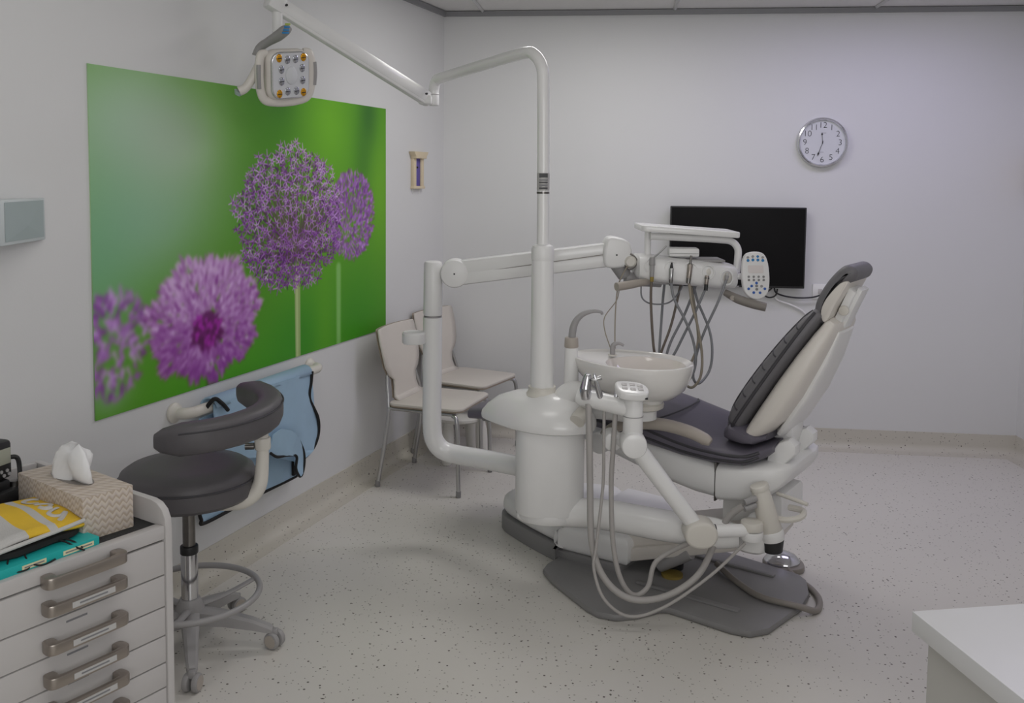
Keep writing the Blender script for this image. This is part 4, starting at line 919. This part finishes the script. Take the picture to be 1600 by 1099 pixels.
# curved torso support
arc = []
for k in range(13):
    a = math.radians(-93+k*(160/12)); r = .262
    arc.append((.025+r*.98*math.cos(a), r*1.02*math.sin(a), .826+.0032*k))
P = [Vector(p) for p in arc]; rings = []
for i, p in enumerate(P):
    tg = (P[min(i+1, 12)]-P[max(i-1, 0)]).normalized(); nrm = Vector((tg.y, -tg.x, 0)); k = {0: .72, 12: .72}.get(i, 1)
    if i in (0, 12): rings.append([p + (-tg if i == 0 else tg)*.022 + nrm*(a*.35)+Vector((0, 0, b*.45)) for a, b in sellipse(.045, .052, 3.2, 28)])
    sec = [p + (tg*.0) + nrm*(a*k)+Vector((0, 0, b*k)) for a, b in sellipse(.045, .052, 3.2, 28)]
    if i == 12: rings.insert(len(rings)-1, sec)
    else: rings.append(sec)
MB().loft(rings).build('arm_support', VINYLG, t)
MB().tube([q+Vector((0, 0, .028))+ (Vector((q.x-.025, q.y, 0)).normalized()*.0445) for q in P[1:12]], .003, 6, sub=3).build('seam_piping', PIPE, t)
MB().tube([(.10, -.04, .535), (.20, -.03, .545), (.250, -.015, .59), (.262, -.005, .68), (.262, 0, .80)], [.02, .026, .026, .022, .019], 16).build('support_post', CREAM, t)
MB().cyl((.262, 0, .72), (.262, 0, .765), .028, n=20, bev=.006).build('post_collar', CREAM, t)
MB().cyl((.235, -.01, .735), (.205, -.015, .735), .012, n=12).build('clamp_knob', DSTEEL, t)
MB().cyl((0, 0, .36), (0, 0, .53), .0215, n=20).build('gas_spring', DSTEEL, t)
MB().cyl((0, 0, .345), (0, 0, .375), .031, n=24, bev=.004).build('spring_collar', BLACK, t)
MB().lathe([(.029, .0), (.029, .19), (.026, .20)], 20, Matrix.Translation((0, 0, .155))).build('gas_cylinder', CHROME, t)
MB().lathe([(.045, .095), (.052, .11), (.050, .15), (.034, .185)], 24).build('hub', GREYP2, t)
for k in range(5):
    a = math.radians(-70+72*k); d = Vector((math.cos(a), math.sin(a), 0)); side_ = Vector((-d.y, d.x, 0))
    rings = []
    for r, hw2, z0, z1 in ((.03, .032, .095, .15), (.12, .026, .088, .135), (.22, .021, .072, .108), (.275, .018, .060, .085), (.29, .014, .058, .075)):
        rings.append([d*r+side_*x+Vector((0, 0, z)) for x, z in ((-hw2, z0), (hw2, z0), (hw2, z1-.008), (hw2*.6, z1), (-hw2*.6, z1), (-hw2, z1-.008))])
    MB().loft(rings).build('base_leg', GREYP2, t)
    w = MB(); c = d*.295; ax_ = Vector((math.cos(a+1.1), math.sin(a+1.1), 0))
    cs = MB().box((-.012, -.012, .045), (.012, .012, .07), .004, M=Matrix.Translation(c)).build('caster', GREYP2, t)
    for s_ in (-1, 1):
        MB().cyl(c+ax_*(s_*.006)+Vector((0, 0, .03)), c+ax_*(s_*.026)+Vector((0, 0, .03)), .030, n=24, bev=.006).build('wheel', GREYP2, cs)
        MB().cyl(c+ax_*(s_*.025)+Vector((0, 0, .03)), c+ax_*(s_*.0272)+Vector((0, 0, .03)), .023, n=20).build('hubcap', TAUPE, cs)
MB().tube([(.238*math.cos(a), .238*math.sin(a), .20) for a in [2*PI*i/40 for i in range(40)]], .011, 10, closed=True, sub=2).build('foot_ring', GREYP2, t)
for k in range(3):
    a = math.radians(35+120*k); MB().tube([(.03*math.cos(a), .03*math.sin(a), .15), (.13*math.cos(a), .13*math.sin(a), .165), (.236*math.cos(a), .236*math.sin(a), .198)], [.016, .013, .011], 10, flat=.6).build('ring_spoke', GREYP2, t)

# ------------------------------------------------------------------ drawer trolley
CW, CD, CT = .431, .58, .82
t = CB = thing('drawer_cabinet', 'white drawer trolley with satin nickel handles beside the stool', 'cabinet', (-1.070, 1.884, 0), math.radians(56.3))
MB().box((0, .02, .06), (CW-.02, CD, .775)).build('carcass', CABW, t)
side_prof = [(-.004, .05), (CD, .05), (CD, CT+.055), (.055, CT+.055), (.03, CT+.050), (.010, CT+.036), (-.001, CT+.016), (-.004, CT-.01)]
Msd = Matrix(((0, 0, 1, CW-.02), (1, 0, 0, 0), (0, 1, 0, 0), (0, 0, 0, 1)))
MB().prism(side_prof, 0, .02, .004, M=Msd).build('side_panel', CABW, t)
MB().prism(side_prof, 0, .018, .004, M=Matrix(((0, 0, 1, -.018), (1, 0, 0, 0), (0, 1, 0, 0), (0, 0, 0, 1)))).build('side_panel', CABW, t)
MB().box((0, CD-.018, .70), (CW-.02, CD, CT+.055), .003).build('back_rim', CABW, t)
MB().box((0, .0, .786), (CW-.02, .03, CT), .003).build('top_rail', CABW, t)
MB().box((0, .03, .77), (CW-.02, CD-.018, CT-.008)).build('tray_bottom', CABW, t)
MB().box((.001, .032, CT-.008), (CW-.021, CD-.019, CT-.003)).build('tray_liner', BLACKM, t)
zs = [.783, .697, .617, .544, .475, .412, .30, .18, .065]
for i in range(8):
    z1, z0 = zs[i]-.0015, zs[i+1]+.0015
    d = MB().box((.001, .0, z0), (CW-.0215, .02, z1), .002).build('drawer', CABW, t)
    hz = (z1-.0, z1-.035)[0] if i == 0 else z1-.0
    hz = {0: .795, 1: .735}.get(i, (z0+z1)/2+.028)
    if i > 6: continue
for i, hz in enumerate((.795, .734, .648, .572, .504, .435, .345)):
    dr = [c for c in t.children if c.name.startswith('drawer')][max(0, i)] if i < 8 else t
    hx0, hx1 = .098, .285
    ob = smooth_outline([(hx0, -.002), (hx0-.004, -.026), (hx0+.004, -.038), (hx0+.03, -.041), (hx1-.03, -.041), (hx1-.004, -.038), (hx1+.004, -.026), (hx1, -.002), (hx1-.022, -.002), (hx1-.024, -.018), (hx1-.034, -.029), (hx0+.034, -.029), (hx0+.024, -.018), (hx0+.022, -.002)], 3)
    hn = MB().prism(ob, hz-.014, hz+.012, .003).build('handle', NICKEL, dr)
    if i > 0:
        MB().box((hx0+.048, -.0425, hz-.008), (hx1-.036, -.0405, hz+.005)).build('label_strip', PAPER, hn)
        MB().box((hx0+.065, -.0432, hz-.003), (hx1-.055, -.0424, hz+.0005)).build('label_print', INKG, hn)
    if i > 1:
        MB().box((.155, -.0008, hz+.030), (.205, .0005, hz+.0345)).build('drawer_print', INKG, dr)
for x in (.04, CW-.06):
    for y in (.06, CD-.06):
        MB().cyl((x, y-.012, .03), (x, y+.012, .03), .03, n=20).build('caster', BLACK, t)
        MB().box((x-.015, y-.02, .03), (x+.015, y+.02, .07), .003).build('caster_fork', STEEL, t)
CT0 = CT-.003
cabM = GM[CB.name]
def on_cab(name, label, cat, x, y, rz=0):
    p = cabM @ Vector((x, y, CT0)); return thing(name, label, cat, p, math.radians(56.3+rz))
# tissue box
TB = bpy.data.materials.new('herringbone_card'); TB.use_nodes = True; nt = TB.node_tree; b = nt.nodes['Principled BSDF']
tc = nt.nodes.new('ShaderNodeTexCoord'); sx = nt.nodes.new('ShaderNodeSeparateXYZ'); nt.links.new(tc.outputs['Object'], sx.inputs[0])
def mth(op, a, b_=None, c=None):
    n = nt.nodes.new('ShaderNodeMath'); n.operation = op
    for i, v in enumerate((a, b_, c)):
        if v is None: continue
        if isinstance(v, (int, float)): n.inputs[i].default_value = v
        else: nt.links.new(v, n.inputs[i])
    return n.outputs[0]
xy = mth('ADD', sx.outputs[0], sx.outputs[1]); zz = mth('ADD', sx.outputs[2], mth('MULTIPLY', sx.outputs[1], .5))
zig = mth('PINGPONG', mth('MULTIPLY', xy, 1.0), .009)
st = mth('FRACT', mth('MULTIPLY', mth('ADD', zz, mth('MULTIPLY', zig, 1.1)), 62))
noi = nt.nodes.new('ShaderNodeTexNoise'); noi.inputs['Scale'].default_value = 55; nt.links.new(tc.outputs['Object'], noi.inputs['Vector'])
k = mth('ADD', st, mth('MULTIPLY', mth('SUBTRACT', noi.outputs['Fac'], .5), .9))
cr = nt.nodes.new('ShaderNodeValToRGB'); cr.color_ramp.elements[0].position = .25; cr.color_ramp.elements[0].color = (.46, .38, .30, 1)
cr.color_ramp.elements[1].position = .75; cr.color_ramp.elements[1].color = (.62, .55, .47, 1); e3 = cr.color_ramp.elements.new(.5); e3.color = (.56, .49, .45, 1)
nt.links.new(k, cr.inputs[0]); nt.links.new(cr.outputs[0], b.inputs['Base Color']); b.inputs['Roughness'].default_value = .6
t = on_cab('tissue_box', 'beige herringbone patterned tissue box on the drawer trolley', 'tissue box', .313, .21, -3)
MB().box((-.064, -.145, 0), (.064, .165, .105), .0025).build('carton', TB, t)
MB().prism([(x, y+.02) for x, y in sellipse(.030, .088, 2.0, 32)], .1052, .1060).build('opening', DTAUPE, t)
rings = []
R = random.Random(5)
for i, (z, k_) in enumerate(((.100, .85), (.118, 1.05), (.138, 1.05), (.158, .95), (.176, .70), (.188, .28))):
    rings.append([(.028*k_*math.cos(a)*(1+.35*math.sin(3*a+i*.7)), .022+.074*k_*math.sin(a)*(1+.22*math.cos(4*a+i*.5))-.02*(i/5), z+.010*math.sin(2*a+i)) for a in [2*PI*j/30 for j in range(30)]])
MB().loft(rings).build('tissue', TISSUE, t, angle=70)
# camera with flash and a lens ring
t = on_cab('camera', 'black camera with a flash unit and display on the drawer trolley', 'camera', .222, .43, 16)
MB().box((-.07, -.045, 0), (.07, .045, .06), .012).build('body', BLACK, t)
MB().box((-.03, -.03, .055), (.03, .035, .085), .01).build('prism_hump', BLACK, t)
MB().box((-.032, -.028, .085), (.038, .04, .185), .012).build('flash_unit', BLACK, t)
MB().box((-.022, -.0295, .125), (.030, -.0275, .165), .001).build('flash_display', LCDG, t)
for x, z in ((-.018, .108), (.0, .108), (.018, .108), (-.012, .097), (.008, .097), (.024, .098)): MB().cyl((x, -.028, z), (x, -.0305, z), .0045, n=10).build('flash_button', GREYP2, t)
MB().lathe([(.017, .06), (.017, .073), (.010, .074)], 20, Matrix.Translation((.05, -.02, 0))).build('dial', DSTEEL, t)
MB().lathe([(.013, .06), (.013, .068), (.008, .069)], 20, Matrix.Translation((.045, .022, 0))).build('dial', BLACK, t)
MB().tube([(.035, .02, .12), (.06, .01, .125), (.078, 0, .12), (.08, -.005, .09), (.075, -.01, .055)], .006, 8).build('flash_lead', BLACK, t)
t = on_cab('lens_ring', 'black round lens attachment lying beside the camera on the trolley', 'camera lens', .335, .435)
MB().loft([[(r*math.cos(a), r*math.sin(a), z) for a in [2*PI*i/40 for i in range(40)]] for r, z in ((.044, .0), (.05, .004), (.05, .03), (.046, .036), (.036, .036), (.033, .03), (.033, .002), (.036, 0))], closed=True).build('barrel', BLACK, t)
MB().lathe([(.034, .006), (.034, .012)], 32).build('glass', SCREEN, t)
# teal boxes under a black pouch and the yellow towel
t = on_cab('teal_box', 'teal card box with cream labels under the yellow towel', 'box', .125, .155, 2)
MB().box((-.125, -.135, 0), (.125, .105, .022), .002).build('carton', TEAL, t)
for x0, x1 in ((-.06, -.005), (.035, .11)): MB().box((x0, -.1358, .006), (x1, -.1345, .016)).build('label', PAPERY, t)
for x0, x1 in ((-.055, -.010), (.04, .105)): MB().box((x0, -.1362, .0095), (x1, -.1355, .0125)).build('label_print', INKG, t)
t = on_cab('black_pouch', 'black drawstring pouch between the teal box and the yellow towel', 'pouch', .12, .165, 2)
MB().loft([[(x*k_, y*k_-.0+.006*math.sin(5*x/.1), z) for x, y in sellipse(.118, .108, 4, 40)] for k_, z in ((.98, .0225), (1.06, .029), (1.05, .040), (.90, .050))]).build('pouch_body', BLACKC, t)
for pts in ([(-.06, -.105, .03), (-.075, -.125, .02), (-.07, -.142, .008), (-.045, -.146, .006), (-.03, -.14, .012)], [(-.03, -.11, .03), (-.035, -.14, .015), (-.01, -.15, .004), (.02, -.146, .006)], [(.05, -.10, .032), (.06, -.13, .026), (.075, -.148, .012), (.088, -.15, .004)], [(.06, -.10, .032), (.075, -.13, .024), (.085, -.148, .010)]):
    MB().tube(pts, .002, 6).build('drawstring', BLACKC, t)
t = on_cab('folded_towel', 'folded white towel with yellow stripes and white lettering on the trolley', 'towel', .10, .17, 4)
NX, NY = 44, 34
V, F, MI = [], [], []
def tz(x, y):
    edge = max(0, 1-min(y+.125, .02)/.02)
    return .068+.006*math.sin(x*22+1)+.004*math.sin(y*31+x*14)-.010*edge - .03*max(0, (-x-.07))/.1
for i in range(NX+1):
    for j in range(NY+1):
        x = -.165+.315*i/NX; y = -.125+.24*j/NY
        xx_ = x + .02*(y/.12); V.append((xx_, y-.0, tz(x, y)))
for i in range(NX):
    for j in range(NY):
        a = i*(NY+1)+j; F.append((a, a+NY+1, a+NY+2, a+1)); x = -.165+.315*(i+.5)/NX
        MI.append(1 if (.016 < x < .062 or .082 < x < .15 or x < -.14) else 0)
me = bpy.data.meshes.new('cloth'); me.from_pydata(V, [], F); me.polygons.foreach_set('material_index', MI)
o = link('cloth', me, [CLOTHW, YELLOW], t); md = o.modifiers.new('th', 'SOLIDIFY'); md.thickness = .007; md.offset = -1
MB().tube([(-.16, -.123, .048), (-.08, -.124, .052), (.0, -.124, .054), (.08, -.124, .056), (.13, -.122, .058)], .005, 8).build('hem', CLOTHW, t)
def letter(pts): return [(x+.02*(y/.12), y, tz(x, y)+.0015) for x, y in pts]
for pts in ([(.140, .085), (.128, .098), (.108, .095), (.098, .078), (.104, .058), (.122, .05)], [(.104, .034), (.122, .030), (.134, .018), (.130, .002), (.112, -.004), (.100, .004), (.106, -.014), (.122, -.022)],
            [(.134, -.024), (.116, -.03), (.102, -.042), (.106, -.060), (.122, -.066), (.138, -.056), (.118, -.078), (.104, -.09)]):
    MB().tube(letter(pts), .0055, 8, flat=.35).build('lettering', CLOTHW, t)

# ------------------------------------------------------------------ worktop at the right
t = thing('counter_unit', 'white worktop unit in the right foreground', 'counter', (.733, 1.644, 0), math.radians(9))
MB().box((0, -1.6, .862), (1.6, 0, .90), .002).build('worktop', COUNT, t)
MB().box((.022, -1.58, .10), (1.58, -.02, .861)).build('end_panel', LAM, t)
MB().box((.05, -1.55, 0), (1.55, -.06, .10)).build('plinth', GREYP2, t)
